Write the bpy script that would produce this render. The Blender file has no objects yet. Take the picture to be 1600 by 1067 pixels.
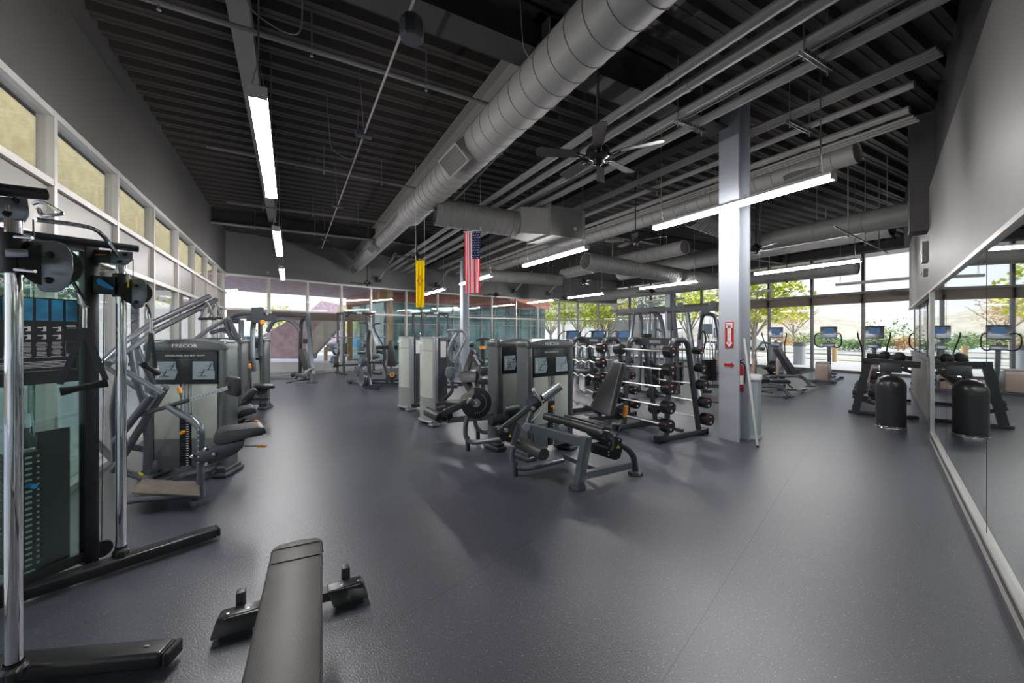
import bpy, bmesh, math, random
from mathutils import Vector, Matrix
S = bpy.context.scene
# ---------------------------------------------------------------- camera
cd = bpy.data.cameras.new('camera'); cam = bpy.data.objects.new('camera', cd)
S.collection.objects.link(cam); S.camera = cam
cd.sensor_width = 36; cd.lens = 14.0; cd.shift_y = -0.0078; cd.clip_start = 0.05; cd.clip_end = 600
cam.location = (0, 0, 1.57); cam.rotation_euler = (math.radians(90), 0, math.radians(-29.09))
# ---------------------------------------------------------------- sky, sun, exposure
wd = bpy.data.worlds.new('sky'); S.world = wd; wd.use_nodes = True
wn = wd.node_tree; wn.nodes.clear()
wo = wn.nodes.new('ShaderNodeOutputWorld'); wb = wn.nodes.new('ShaderNodeBackground')
wc = wn.nodes.new('ShaderNodeTexCoord'); wx = wn.nodes.new('ShaderNodeSeparateXYZ'); wr = wn.nodes.new('ShaderNodeValToRGB')
wn.links.new(wc.outputs['Generated'], wx.inputs[0]); wn.links.new(wx.outputs['Z'], wr.inputs[0])
wr.color_ramp.elements[0].position = 0.0; wr.color_ramp.elements[0].color = (0.86, 0.87, 0.9, 1)
wr.color_ramp.elements[1].position = 0.7; wr.color_ramp.elements[1].color = (0.62, 0.72, 0.95, 1)
wn.links.new(wr.outputs[0], wb.inputs[0]); wn.links.new(wb.outputs[0], wo.inputs[0])
wb.inputs[1].default_value = 0.85
sd = bpy.data.lights.new('sun', 'SUN'); sun = bpy.data.objects.new('sun', sd); S.collection.objects.link(sun)
sd.energy = 2.8; sd.angle = math.radians(1.5); sd.color = (1, 0.95, 0.86)
sun.rotation_euler = Vector((-0.52, 0.60, -0.60)).to_track_quat('-Z', 'Y').to_euler()
S.view_settings.view_transform = 'Standard'; S.view_settings.look = 'None'
S.view_settings.gamma = 1; S.view_settings.use_curve_mapping = False
S.view_settings.exposure = 0.75
LIGHT_W = 58       # emission of the tube lights
# ---------------------------------------------------------------- helpers
V = Vector
C = S.collection
pi = math.pi
def mat(name, col, rough=0.5, metal=0.0, spec=0.5, emit=0, noise=0, nscale=20, bump=0, bscale=200, alpha=1, coat=0):
    m = bpy.data.materials.new(name); m.use_nodes = True; nt = m.node_tree
    b = nt.nodes['Principled BSDF']
    b.inputs['Base Color'].default_value = (*col, 1); b.inputs['Roughness'].default_value = rough
    b.inputs['Metallic'].default_value = metal; b.inputs['Specular IOR Level'].default_value = spec
    b.inputs['Coat Weight'].default_value = coat
    if emit:
        b.inputs['Emission Color'].default_value = (*col, 1); b.inputs['Emission Strength'].default_value = emit
    if noise or bump:
        tc = nt.nodes.new('ShaderNodeTexCoord')
    if noise:
        n = nt.nodes.new('ShaderNodeTexNoise'); n.inputs['Scale'].default_value = nscale; n.inputs['Detail'].default_value = 4
        nt.links.new(tc.outputs['Object'], n.inputs['Vector'])
        r = nt.nodes.new('ShaderNodeValToRGB')
        r.color_ramp.elements[0].position = .3; r.color_ramp.elements[1].position = .7
        r.color_ramp.elements[0].color = (*[c * (1 - noise) for c in col], 1)
        r.color_ramp.elements[1].color = (*[min(1, c * (1 + noise)) for c in col], 1)
        nt.links.new(n.outputs['Fac'], r.inputs[0]); nt.links.new(r.outputs[0], b.inputs['Base Color'])
    if bump:
        n2 = nt.nodes.new('ShaderNodeTexNoise'); n2.inputs['Scale'].default_value = bscale
        nt.links.new(tc.outputs['Object'], n2.inputs['Vector'])
        bp = nt.nodes.new('ShaderNodeBump'); bp.inputs['Strength'].default_value = bump; bp.inputs['Distance'].default_value = 0.002
        nt.links.new(n2.outputs['Fac'], bp.inputs['Height']); nt.links.new(bp.outputs[0], b.inputs['Normal'])
    return m
def glassmat(name, tint=(1, 1, 1), refl=0.08, rough=0.0):
    m = bpy.data.materials.new(name); m.use_nodes = True; nt = m.node_tree; nt.nodes.clear()
    o = nt.nodes.new('ShaderNodeOutputMaterial'); mx = nt.nodes.new('ShaderNodeMixShader')
    t = nt.nodes.new('ShaderNodeBsdfTransparent'); g = nt.nodes.new('ShaderNodeBsdfGlossy')
    t.inputs[0].default_value = (*tint, 1); g.inputs['Roughness'].default_value = rough
    lw = nt.nodes.new('ShaderNodeLayerWeight'); lw.inputs[0].default_value = 0.35
    mm = nt.nodes.new('ShaderNodeMath'); mm.operation = 'MULTIPLY_ADD'; mm.inputs[1].default_value = 0.5; mm.inputs[2].default_value = refl * .4
    nt.links.new(lw.outputs['Fresnel'], mm.inputs[0]); nt.links.new(mm.outputs[0], mx.inputs[0])
    nt.links.new(t.outputs[0], mx.inputs[1]); nt.links.new(g.outputs[0], mx.inputs[2]); nt.links.new(mx.outputs[0], o.inputs[0])
    return m
def fabric(name, col, rough=.8):
    m = mat(name, col, rough); nt = m.node_tree; b = nt.nodes['Principled BSDF']; o = nt.nodes['Material Output']
    tr = nt.nodes.new('ShaderNodeBsdfTranslucent'); tr.inputs[0].default_value = (*col, 1); mx = nt.nodes.new('ShaderNodeMixShader'); mx.inputs[0].default_value = .55
    nt.links.new(b.outputs[0], mx.inputs[1]); nt.links.new(tr.outputs[0], mx.inputs[2]); nt.links.new(mx.outputs[0], o.inputs[0]); return m
K = {}
K['dark'] = mat('charcoal_paint', (.075, .083, .096), .34, .4)
K['steel'] = mat('grey_powder_coat', (.155, .175, .20), .30, .55)
K['tframe'] = mat('tower_frame_paint', (.14, .155, .16), .28, .5)
K['silver'] = mat('silver_grey_paint', (.36, .39, .42), .35, .55)
K['black'] = mat('black_plastic', (.014, .015, .017), .45)
K['satin'] = mat('satin_black', (.02, .021, .024), .3)
K['rubber'] = mat('black_rubber', (.022, .022, .024), .6)
K['vinyl'] = mat('black_vinyl', (.032, .033, .037), .42, bump=.25, bscale=350)
K['vinyl2'] = mat('grey_brown_vinyl', (.075, .068, .068), .45, bump=.3, bscale=300, noise=.12, nscale=6)
K['chrome'] = mat('chrome', (.88, .89, .92), .05, 1)
K['nickel'] = mat('brushed_steel', (.6, .6, .6), .28, 1)
K['orange'] = mat('orange_plastic', (.9, .32, .02), .4)
K['yellow'] = mat('yellow_label', (.9, .75, .02), .5)
K['blue'] = mat('blue_plastic', (.0, .25, .62), .35)
K['white'] = mat('white_print', (.85, .86, .88), .5)
K['red'] = mat('red_paint', (.42, .008, .012), .35)
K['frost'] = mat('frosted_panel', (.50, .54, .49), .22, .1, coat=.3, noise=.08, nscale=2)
K['frostlow'] = mat('dark_reflection_panel', (.11, .125, .128), .25, coat=.3)  # lower panels: seat reflection and stacks behind put into a dark colour; also backs
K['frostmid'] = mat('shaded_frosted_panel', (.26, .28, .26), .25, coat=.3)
K['info'] = mat('info_panel', (.02, .022, .026), .25)
K['placard'] = mat('placard_grey_blue', (.33, .42, .47), .4)
K['wallgrey'] = mat('dark_grey_wall_paint', (.062, .060, .059), .7, noise=.05, nscale=1.5)
K['wallfar'] = mat('mid_grey_wall_paint', (.17, .178, .172), .7, noise=.05, nscale=1.5)
K['soffit'] = mat('light_grey_panel', (.20, .197, .19), .55, noise=.05, nscale=1)
K['deck'] = mat('painted_roof_deck', (.062, .056, .052), .6)
K['beam'] = mat('grey_beam_paint', (.26, .255, .245), .55)
K['beamd'] = mat('dark_beam_paint', (.05, .05, .052), .6)
K['duct'] = mat('grey_duct_paint', (.31, .302, .29), .5, noise=.06, nscale=3)
K['ductd'] = mat('darker_duct_paint', (.22, .218, .212), .5, noise=.06, nscale=3)
K['pipe'] = mat('pipe_paint', (.235, .228, .22), .5)
K['alu'] = mat('aluminium_mullion', (.5, .49, .47), .4, .3)
K['alud'] = mat('grey_mullion', (.16, .16, .17), .45, .3)
K['column'] = mat('light_grey_column', (.40, .43, .48), .42)
K['glass'] = glassmat('window_glass', (.97, .985, .98), .05)
K['tglass'] = glassmat('teal_machine_glass', (.74, .89, .84), .16)
K['mirror'] = mat('mirror_glass', (.74, .80, .79), .015, 1)
K['shade'] = fabric('roller_shade', (.27, .22, .19), .8)
K['panelgrey'] = mat('frosted_grey_glass', (.19, .182, .175), .4, noise=.08, nscale=1)
K['lamp'] = mat('lamp_diffuser', (1, .97, .96), .4, emit=LIGHT_W)
K['lampbody'] = mat('white_lamp_housing', (.6, .6, .58), .4)
K['fanblack'] = mat('glossy_black_fan', (.012, .012, .013), .25)
K['fanblade'] = mat('fan_blade_brown', (.10, .088, .078), .4)
K['wood'] = mat('yellow_pine_boards', (.92, .76, .42), .5, noise=.15, nscale=4)
K['brick'] = mat('rust_brown_cladding', (.42, .17, .12), .6, noise=.12, nscale=2)
K['purple'] = mat('weathered_plum_cladding', (.50, .36, .41), .6, noise=.25, nscale=3)
K['concrete'] = mat('pale_concrete', (.52, .49, .44), .8, noise=.12, nscale=3)
K['pave'] = mat('sunlit_paving', (.66, .66, .68), .8, noise=.08, nscale=2)
K['earth'] = mat('tan_dry_ground', (.58, .52, .41), .9, noise=.2, nscale=.6)
K['tealglass'] = mat('teal_curtain_glass', (.22, .42, .43), .08, .15, noise=.45, nscale=.9)
K['leafy'] = mat('yellow_green_leaves', (.62, .66, .06), .6, noise=.35, nscale=3)
K['leafg'] = mat('green_leaves', (.20, .32, .09), .6, noise=.35, nscale=3)
K['leafo'] = mat('autumn_leaves', (.62, .40, .16), .6, noise=.3, nscale=3)
K['bark'] = mat('pale_grey_bark', (.30, .25, .22), .8)
K['tread'] = mat('worn_brown_tread_plate', (.16, .135, .12), .5, .2, noise=.2, nscale=12)
K['screen'] = mat('console_screen', (.05, .10, .19), .15, emit=.4)
K['binrib'] = mat('pale_blue_grey_bin', (.42, .48, .52), .5)
K['cream'] = mat('cream_shroud', (.32, .25, .21), .4)
K['poster'] = mat('black_poster', (.025, .027, .032), .3)
K['posterblue'] = mat('poster_blue_panel', (.02, .30, .55), .4, noise=.5, nscale=9)
K['flagred'] = fabric('flag_red', (.8, .03, .07))
K['flagblue'] = fabric('flag_blue', (.02, .04, .2))
K['flagyellow'] = fabric('flag_yellow', (1, .68, .0))
K['pinwood'] = mat('amber_column', (.62, .42, .20), .6)

def floor_mat():
    m = bpy.data.materials.new('speckled_rubber_floor'); m.use_nodes = True; nt = m.node_tree; N = nt.nodes; Lk = nt.links
    b = N['Principled BSDF']; tc = N.new('ShaderNodeTexCoord')
    n1 = N.new('ShaderNodeTexNoise'); n1.inputs['Scale'].default_value = .55; n1.inputs['Detail'].default_value = 5
    n2 = N.new('ShaderNodeTexVoronoi'); n2.inputs['Scale'].default_value = 55
    n3 = N.new('ShaderNodeTexNoise'); n3.inputs['Scale'].default_value = 110; n3.inputs['Detail'].default_value = 3
    for n in (n1, n2, n3): Lk.new(tc.outputs['Object'], n.inputs['Vector'])
    r1 = N.new('ShaderNodeValToRGB'); r1.color_ramp.elements[0].color = (.036, .040, .056, 1); r1.color_ramp.elements[1].color = (.060, .066, .088, 1)
    r1.color_ramp.elements[0].position = .3; r1.color_ramp.elements[1].position = .7
    Lk.new(n1.outputs['Fac'], r1.inputs[0])
    r2 = N.new('ShaderNodeValToRGB'); r2.color_ramp.elements[0].color = (.33, .34, .38, 1); r2.color_ramp.elements[1].color = (0, 0, 0, 1)
    r2.color_ramp.elements[0].position = .05; r2.color_ramp.elements[1].position = .16
    Lk.new(n2.outputs['Distance'], r2.inputs[0])
    ad = N.new('ShaderNodeMixRGB'); ad.blend_type = 'ADD'; ad.inputs[0].default_value = .9
    Lk.new(r1.outputs[0], ad.inputs[1]); Lk.new(r2.outputs[0], ad.inputs[2])
    # roll seams
    mp = N.new('ShaderNodeMapping'); mp.inputs['Rotation'].default_value = (0, 0, math.radians(-18.2)); mp.inputs['Location'].default_value = (.35, .5, 0)
    Lk.new(tc.outputs['Object'], mp.inputs['Vector'])
    br = N.new('ShaderNodeTexBrick'); br.inputs['Scale'].default_value = 1; br.inputs['Brick Width'].default_value = 7.6; br.inputs['Row Height'].default_value = 1.22
    br.inputs['Mortar Size'].default_value = .003; br.inputs['Color1'].default_value = (1, 1, 1, 1); br.inputs['Color2'].default_value = (.93, .93, .93, 1); br.inputs['Mortar'].default_value = (.35, .35, .35, 1)
    Lk.new(mp.outputs[0], br.inputs['Vector'])
    mu = N.new('ShaderNodeMixRGB'); mu.blend_type = 'MULTIPLY'; mu.inputs[0].default_value = 1
    g3 = N.new('ShaderNodeMapRange'); g3.inputs['From Min'].default_value = .3; g3.inputs['From Max'].default_value = .7; g3.inputs['To Min'].default_value = .62; g3.inputs['To Max'].default_value = 1.5
    Lk.new(n3.outputs['Fac'], g3.inputs['Value']); gm = N.new('ShaderNodeMixRGB'); gm.blend_type = 'MULTIPLY'; gm.inputs[0].default_value = 1
    Lk.new(ad.outputs[0], gm.inputs[1]); Lk.new(g3.outputs[0], gm.inputs[2]); Lk.new(gm.outputs[0], mu.inputs[1]); Lk.new(br.outputs['Color'], mu.inputs[2]); Lk.new(mu.outputs[0], b.inputs['Base Color'])
    rr = N.new('ShaderNodeMapRange'); rr.inputs['To Min'].default_value = .31; rr.inputs['To Max'].default_value = .42
    Lk.new(n1.outputs['Fac'], rr.inputs['Value']); Lk.new(rr.outputs[0], b.inputs['Roughness'])
    bp = N.new('ShaderNodeBump'); bp.inputs['Strength'].default_value = .6; bp.inputs['Distance'].default_value = .003
    Lk.new(n3.outputs['Fac'], bp.inputs['Height']); Lk.new(bp.outputs[0], b.inputs['Normal'])
    b.inputs['Specular IOR Level'].default_value = 1.0
    return m
K['floor'] = floor_mat()

def empty(name, loc=(0, 0, 0), rz=0):
    o = bpy.data.objects.new(name, None); o.location = loc; o.rotation_euler = (0, 0, rz); o.empty_display_size = .1
    C.objects.link(o); return o
def tag(o, label=None, cat=None, group=None, kind=None):
    if label: o['label'] = label
    if cat: o['category'] = cat
    if group: o['group'] = group
    if kind: o['kind'] = kind
    return o
def thing(name, label, cat, loc=(0, 0, 0), rz=0, group=None):
    return tag(empty(name, loc, rz), label, cat, group)
def copy_tree(o, parent=None):
    c = o.copy(); C.objects.link(c); c.parent = parent
    for ch in [x for x in bpy.data.objects if x.parent is o]: copy_tree(ch, c)
    return c
def dup(o, loc, rz, label, group=None):
    c = copy_tree(o); c.location = loc; c.rotation_euler = (0, 0, rz); c['label'] = label
    if group: c['group'] = group
    return c

class MB:
    def __init__(s): s.b = bmesh.new()
    def face(s, pts):
        vs = [s.b.verts.new(p) for p in pts]
        try: return s.b.faces.new(vs)
        except Exception: return None
    def box(s, c, size, rz=0, m=None, bev=0):
        hx, hy, hz = [a / 2 for a in size]
        R = Matrix.Rotation(rz, 3, 'Z') if m is None else m
        c = V(c)
        co = [(-hx, -hy, -hz), (hx, -hy, -hz), (hx, hy, -hz), (-hx, hy, -hz), (-hx, -hy, hz), (hx, -hy, hz), (hx, hy, hz), (-hx, hy, hz)]
        vs = [s.b.verts.new(c + R @ V(p)) for p in co]
        fs = [s.b.faces.new([vs[i] for i in f]) for f in ((3, 2, 1, 0), (4, 5, 6, 7), (0, 1, 5, 4), (1, 2, 6, 5), (2, 3, 7, 6), (3, 0, 4, 7))]
        if bev:
            es = list({e for f in fs for e in f.edges})
            bmesh.ops.bevel(s.b, geom=es, offset=bev, segments=3, profile=.5, affect='EDGES', clamp_overlap=True)
        return s
    def frame(s, d, up=(0, 0, 1)):
        d = V(d).normalized(); up = V(up)
        if abs(d.dot(up)) > .98: up = V((0, 1, 0))
        x = d.cross(up).normalized(); y = x.cross(d).normalized()
        return x, y
    def beam(s, p, q, w, h, up=(0, 0, 1), bev=0):
        p = V(p); q = V(q); d = q - p; x, y = s.frame(d, up)
        m = Matrix((x, d.normalized(), y)).transposed()
        return s.box((p + q) / 2, (w, d.length, h), m=m, bev=bev)
    def tube(s, pts, r, n=8, bend=0, close=False, r2=None, cap=True):
        P = [V(p) for p in pts]
        if bend and len(P) > 2:
            Q = [P[0]]
            for i in range(1, len(P) - 1):
                a, b, c = P[i - 1], P[i], P[i + 1]
                l1 = min(bend, (a - b).length * .49); l2 = min(bend, (c - b).length * .49)
                p1 = b + (a - b).normalized() * l1; p2 = b + (c - b).normalized() * l2
                for k in range(5):
                    t = k / 4; Q.append(p1 * (1 - t) ** 2 + b * 2 * t * (1 - t) + p2 * t * t)
            Q.append(P[-1]); P = Q
        rings = []; m = len(P); nrm = None
        for i, p in enumerate(P):
            if close: d = (P[(i + 1) % m] - P[i - 1])
            else: d = P[min(i + 1, m - 1)] - P[max(i - 1, 0)]
            if d.length < 1e-6: d = V((0, 0, 1))
            d.normalize()
            if nrm is None: x, _ = s.frame(d); y = d.cross(x)
            else:
                x = nrm - d * nrm.dot(d)
                if x.length < 1e-4: x, _ = s.frame(d)
                x.normalize(); y = d.cross(x)
            nrm = x
            rr = r if r2 is None else r + (r2 - r) * i / (m - 1)
            rings.append([s.b.verts.new(p + (x * math.cos(2 * pi * k / n) + y * math.sin(2 * pi * k / n)) * rr) for k in range(n)])
        for i in range(m if close else m - 1):
            A, B = rings[i], rings[(i + 1) % m]
            for k in range(n):
                try: s.b.faces.new((A[k], A[(k + 1) % n], B[(k + 1) % n], B[k]))
                except Exception: pass
        if cap and not close:
            for rg in (rings[0][::-1], rings[-1]):
                try: s.b.faces.new(rg)
                except Exception: pass
        return s
    def cyl(s, p, q, r, n=16, r2=None): return s.tube([p, q], r, n, r2=r2)
    def lathe(s, prof, c=(0, 0, 0), n=24, axis=None):
        c = V(c); rings = []
        if axis is None: X, Y, Z = V((1, 0, 0)), V((0, 1, 0)), V((0, 0, 1))
        else:
            Z = V(axis).normalized(); X, Y = s.frame(Z)
        for r, z in prof:
            if r < 1e-5: rings.append([s.b.verts.new(c + Z * z)])
            else: rings.append([s.b.verts.new(c + (X * math.cos(2 * pi * k / n) + Y * math.sin(2 * pi * k / n)) * r + Z * z) for k in range(n)])
        for A, B in zip(rings, rings[1:]):
            for k in range(n):
                a, a2 = A[k % len(A)], A[(k + 1) % len(A)]; b_, b2 = B[k % len(B)], B[(k + 1) % len(B)]
                vs = []
                for v in (a, a2, b2, b_):
                    if v not in vs: vs.append(v)
                if len(vs) > 2:
                    try: s.b.faces.new(vs)
                    except Exception: pass
        return s
    def prism(s, poly, n, t, bev=0):
        """poly = 3-D points of one face; thickened by t along n"""
        n = V(n).normalized() * t; k = len(poly)
        A = [s.b.verts.new(V(p)) for p in poly]; B = [s.b.verts.new(V(p) + n) for p in poly]
        fs = [s.b.faces.new(A[::-1]), s.b.faces.new(B)]
        for i in range(k): fs.append(s.b.faces.new((A[i], A[(i + 1) % k], B[(i + 1) % k], B[i])))
        if bev:
            es = list({e for f in fs for e in f.edges})
            bmesh.ops.bevel(s.b, geom=es, offset=bev, segments=2, profile=.5, affect='EDGES', clamp_overlap=True)
        return s
    def build(s, name, m, parent=None, smooth=True, ang=35, m2=None, n1=0):
        bmesh.ops.recalc_face_normals(s.b, faces=s.b.faces)
        me = bpy.data.meshes.new(name)
        if parent is not None and parent.get('wb'):
            bmesh.ops.translate(s.b, verts=s.b.verts, vec=-world_of(parent))
        s.b.to_mesh(me); s.b.free()
        me.materials.append(K[m] if isinstance(m, str) else m)
        if m2:
            me.materials.append(K[m2])
            for f in me.polygons[n1:]: f.material_index = 1
        if smooth:
            me.polygons.foreach_set('use_smooth', [True] * len(me.polygons)); me.set_sharp_from_angle(angle=math.radians(ang))
        o = bpy.data.objects.new(name, me); C.objects.link(o)
        if parent is not None:
            o.parent = parent
            if parent.get('wb'): o['wb'] = 1
        return o
def world_of(o):
    v = V((0, 0, 0))
    while o is not None: v += o.location; o = o.parent
    return v
def wthing(name, label, cat, loc, group=None):
    """a thing whose parts are given in room coordinates (metres)"""
    o = thing(name, label, cat, loc, 0, group); o['wb'] = 1; return o
def text_mesh(name, txt, size, m, parent, loc, rot, depth=.001, align='CENTER', xs=1):
    cu = bpy.data.curves.new(name, 'FONT'); cu.body = txt; cu.size = size; cu.extrude = depth; cu.align_x = align; cu.align_y = 'CENTER'
    o = bpy.data.objects.new(name, cu); C.objects.link(o)
    me = bpy.data.meshes.new_from_object(o.evaluated_get(bpy.context.evaluated_depsgraph_get()))
    bpy.data.objects.remove(o); bpy.data.curves.remove(cu)
    T = Matrix.Translation(V(loc)) @ rot.to_4x4() @ Matrix.Diagonal((xs, 1, 1, 1))
    me.transform(T); me.materials.clear(); me.materials.append(K[m])
    n = bpy.data.objects.new(name, me); C.objects.link(n); n.parent = parent
    if parent is not None and parent.get('wb'): me.transform(Matrix.Translation(-world_of(parent)))
    return n
RX = Matrix.Rotation(pi / 2, 3, 'X')      # text standing up, facing -y
def facing(rz): return Matrix.Rotation(rz, 3, 'Z') @ RX
def parts(par, name, m, fns):
    for fn in fns:
        mb = MB(); fn(mb); mb.build(name, m, par)
def struct(mb, name, m, smooth=False):
    o = mb.build(name, m, None, smooth); o['kind'] = 'structure'; return o

# ================================================================ THE ROOM
ZC = 5.05
LW = -1.95
A0 = V((-1.95, -1.24)); RD = V((.950, .312)); RN = V((-.312, .950))     # right wall: start, direction, into-room normal
R0 = V((3.444, .532))
def rw(t, off=0.0): return R0 + RD * t + RN * off                       # point on the right wall, t metres along
BACK = [V((-1.95, 16.5)), V((3.1, 18.3)), V((8.0, 19.4)), V((16.0, 20.1)), V((19.5, 20.3))]
# floor
mb = MB(); mb.face([(-2.0, -7, 0), (19.6, -7, 0), (19.6, 20.4, 0), (16, 20.2, 0), (8, 19.5, 0), (3.1, 18.4, 0), (-2.0, 16.6, 0)])
mb.box((8.8, 6, -.08), (21.9, 26, .1)); struct(mb, 'floor', 'floor')
# ceiling: ribbed roof deck, ribs run across the room
mb = MB(); y = -3.0; pts = []
while y < 20.6:
    pts += [(y, ZC), (y + .045, ZC), (y + .055, ZC + .012), (y + .085, ZC + .012), (y + .095, ZC), (y + .14, ZC), (y + .17, ZC + .10), (y + .29, ZC + .10)]
    y += .32
for (ya, za), (yb, zb) in zip(pts, pts[1:]):
    mb.face([(-2.3, ya, za), (19.9, ya, za), (19.9, yb, zb), (-2.3, yb, zb)])
mb.box((8.8, 8.8, ZC + .3), (22.6, 24.4, .12)); struct(mb, 'ceiling', 'deck')

nwin = [0]
def window_wall(p, q, cuts, z0, z1, transoms, m='alu', thick=.06, deep=.12, pane='glass', shade=None, rows=None):
    """p, q = ends (2-D); cuts = positions along it of the mullions; transoms = heights"""
    nwin[0] += 1
    p = V(p); q = V(q); d = (q - p).normalized(); L = (q - p).length; rz = math.atan2(d.y, d.x)
    w = empty('window_%d' % nwin[0], (p.x, p.y, 0), rz); w['kind'] = 'structure'
    f = MB()
    for x in cuts: f.box((x, 0, (z0 + z1) / 2), (thick, deep, z1 - z0))
    for z in [z0 + thick / 2, z1 - thick / 2] + list(transoms): f.box((L / 2, 0, z), (L, deep * .94, thick))
    f.build('window_frame', m, w, False)
    zs = [z0] + list(transoms) + [z1]
    allc = [0] + list(cuts) + [L]
    for i, (za, zb) in enumerate(zip(zs, zs[1:])):
        g = MB(); g.box((L / 2, -.0 + .01, (za + zb) / 2), (L, .008, zb - za)); g.build('pane', (rows or {}).get(i, pane), w, False)
    if shade:
        zt, zb = shade
        for a, b in zip(allc, allc[1:]):
            if b - a > .3:
                s_ = MB(); s_.face([(a + .05, -.09, zb), (b - .05, -.09, zb), (b - .05, -.09, zt), (a + .05, -.09, zt)]); s_.build('roller_shade', 'shade', w, False)
    return w
# left wall: glazed to 3.6 m, painted above
window_wall((LW, 16.5), (LW, -1.3), [16.5 - (5.26 + 1.53 * k) for k in range(-4, 8)], .0, 3.62, [2.40, 2.95], rows={1: 'panelgrey'}, shade=(2.38, 2.14))
mb = MB(); mb.box((LW - .06, 7.6, 4.6), (.18, 17.9, 1.98)); struct(mb, 'wall_left', 'wallgrey')
mb = MB(); mb.box((21.7, 6.8, ZC + .22), (4.4, 27, .2)); struct(mb, 'sun_block_eave', 'beam')  # unseen overhang added to keep direct sun off the floor by the glazing
mb = MB(); mb.box((8.8, -5.5, ZC + .25), (22.6, 5.4, .12)); struct(mb, 'ceiling_sun_block', 'deck')  # unseen roof piece added to stop sun entering behind the mirror wall
mb = MB(); mb.box((8.8, -7.1, 2.5), (22, .15, 5.4)); struct(mb, 'wall_sun_block', 'wallgrey')  # unseen wall added to shut out the sun behind the mirror wall
# thin shell pieces
def wall_seg(name, p, q, z0, z1, m, th=.16):
    p = V(p); q = V(q); d = (q - p); mb = MB()
    n = V((-d.y, d.x)).normalized() * th / 2
    mb.box(((p.x + q.x) / 2 + n.x, (p.y + q.y) / 2 + n.y, (z0 + z1) / 2), (d.length + .04, th, z1 - z0), math.atan2(d.y, d.x))
    return struct(mb, name, m)
def seglen(i): return (BACK[i + 1] - BACK[i]).length
for i, n in enumerate((4, 3, 5, 2)):
    L = seglen(i); cuts = [L * k / n for k in range(1, n)] + ([L - .02])
    window_wall(BACK[i], BACK[i + 1], cuts, .0, 3.62, [2.41], thick=.07, shade=(2.38, 2.08) if i == 0 else None)
wall_seg('wall_back_left', BACK[0], BACK[1], 3.6, ZC + .2, 'wallfar')
wall_seg('wall_back_middle', BACK[1], BACK[2], 3.6, ZC + .2, 'wallfar')
wall_seg('wall_back_right', BACK[2], BACK[3], 3.6, ZC + .2, 'wallfar')
wall_seg('wall_back_corner', BACK[3], BACK[4], 3.6, ZC + .2, 'wallfar')
# far side: tall glazing
YG = [6.9 + 1.745 * k for k in range(-8, 8)]
window_wall((19.5, 20.3), (19.5, -7), [20.3 - y for y in YG if -7 < y < 20.2], .0, 4.75, [3.16], m='alud', thick=.09, shade=(3.12, 2.75))
wall_seg('wall_right_head', (19.5, 20.3), (19.5, -7), 4.7, ZC + .2, 'wallgrey')
# mirror wall
mb = MB(); a = rw(-5.68); b = rw(11.3)
def rwbox(mb, t0, t1, z0, z1, off0, off1):
    a = rw(t0, off0); b = rw(t1, off0); c_ = rw(t1, off1); d_ = rw(t0, off1)
    mb.prism([(a.x, a.y, z0), (b.x, b.y, z0), (c_.x, c_.y, z0), (d_.x, d_.y, z0)], (0, 0, 1), z1 - z0)
rwbox(mb, -5.7, 5.1, 0, 2.22, -.2, -.015)
rwbox(mb, -5.7, 11.4, 2.21, 3.86, -.2, .0)
struct(mb, 'wall_right', 'soffit')
mb = MB(); rwbox(mb, -5.7, 11.4, 3.86, ZC + .2, -.25, -.06); struct(mb, 'wall_right_upper', 'wallgrey')
mb = MB(); rwbox(mb, -5.7, 5.10, .10, 2.2, -.013, -.004)
o = mb.build('wall_mirror', 'mirror', None, False); tag(o, 'tall frameless mirror lining the wall on the right', 'mirror')
for t in (1.05, 3.45, 4.62): mb = MB(); rwbox(mb, t, t + .004, .10, 2.2, -.004, -.0025); mb.build('mirror_joint', 'black', o, False)
mb = MB(); rwbox(mb, -5.7, 5.12, .0, .085, -.2, .012); struct(mb, 'baseboard_right', 'black')
mb = MB(); rwbox(mb, -5.7, 5.12, .085, .11, -.015, .022); rwbox(mb, -5.7, 5.12, .0, .012, .012, .028); rwbox(mb, -5.7, 11.4, 2.19, 2.225, -.06, .02); struct(mb, 'trim_1', 'alu')
mb = MB(); rwbox(mb, 5.12, 5.36, 0, 2.22, -.14, .02); struct(mb, 'trim_2', 'nickel')
mb = MB(); rwbox(mb, 5.36, 11.3, 0, 1.10, -.16, -.03); struct(mb, 'wall_half_height', 'soffit')
mb = MB(); rwbox(mb, 5.36, 11.3, 1.10, 1.13, -.18, -.01); rwbox(mb, 5.36, 11.3, 0, .1, -.16, -.02); struct(mb, 'trim_3', 'alud')
nwin[0] += 1
w = empty('window_%d' % nwin[0]); w['kind'] = 'structure'
mb = MB(); rwbox(mb, 5.36, 11.3, 1.13, 2.2, -.10, -.09); mb.build('pane', 'glass', w, False)
mb = MB()
for t in (7.4, 9.4, 11.27): rwbox(mb, t, t + .02, 1.13, 2.2, -.11, -.08)
mb.build('window_frame', 'alud', w, False)
# pilaster box high on the right wall
mb = MB(); rwbox(mb, 5.6, 6.0, 3.2, ZC, -.1, .22); rwbox(mb, 9.2, 11.4, 3.86, ZC, -.1, .1); struct(mb, 'trim_4', 'wallgrey')
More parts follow.
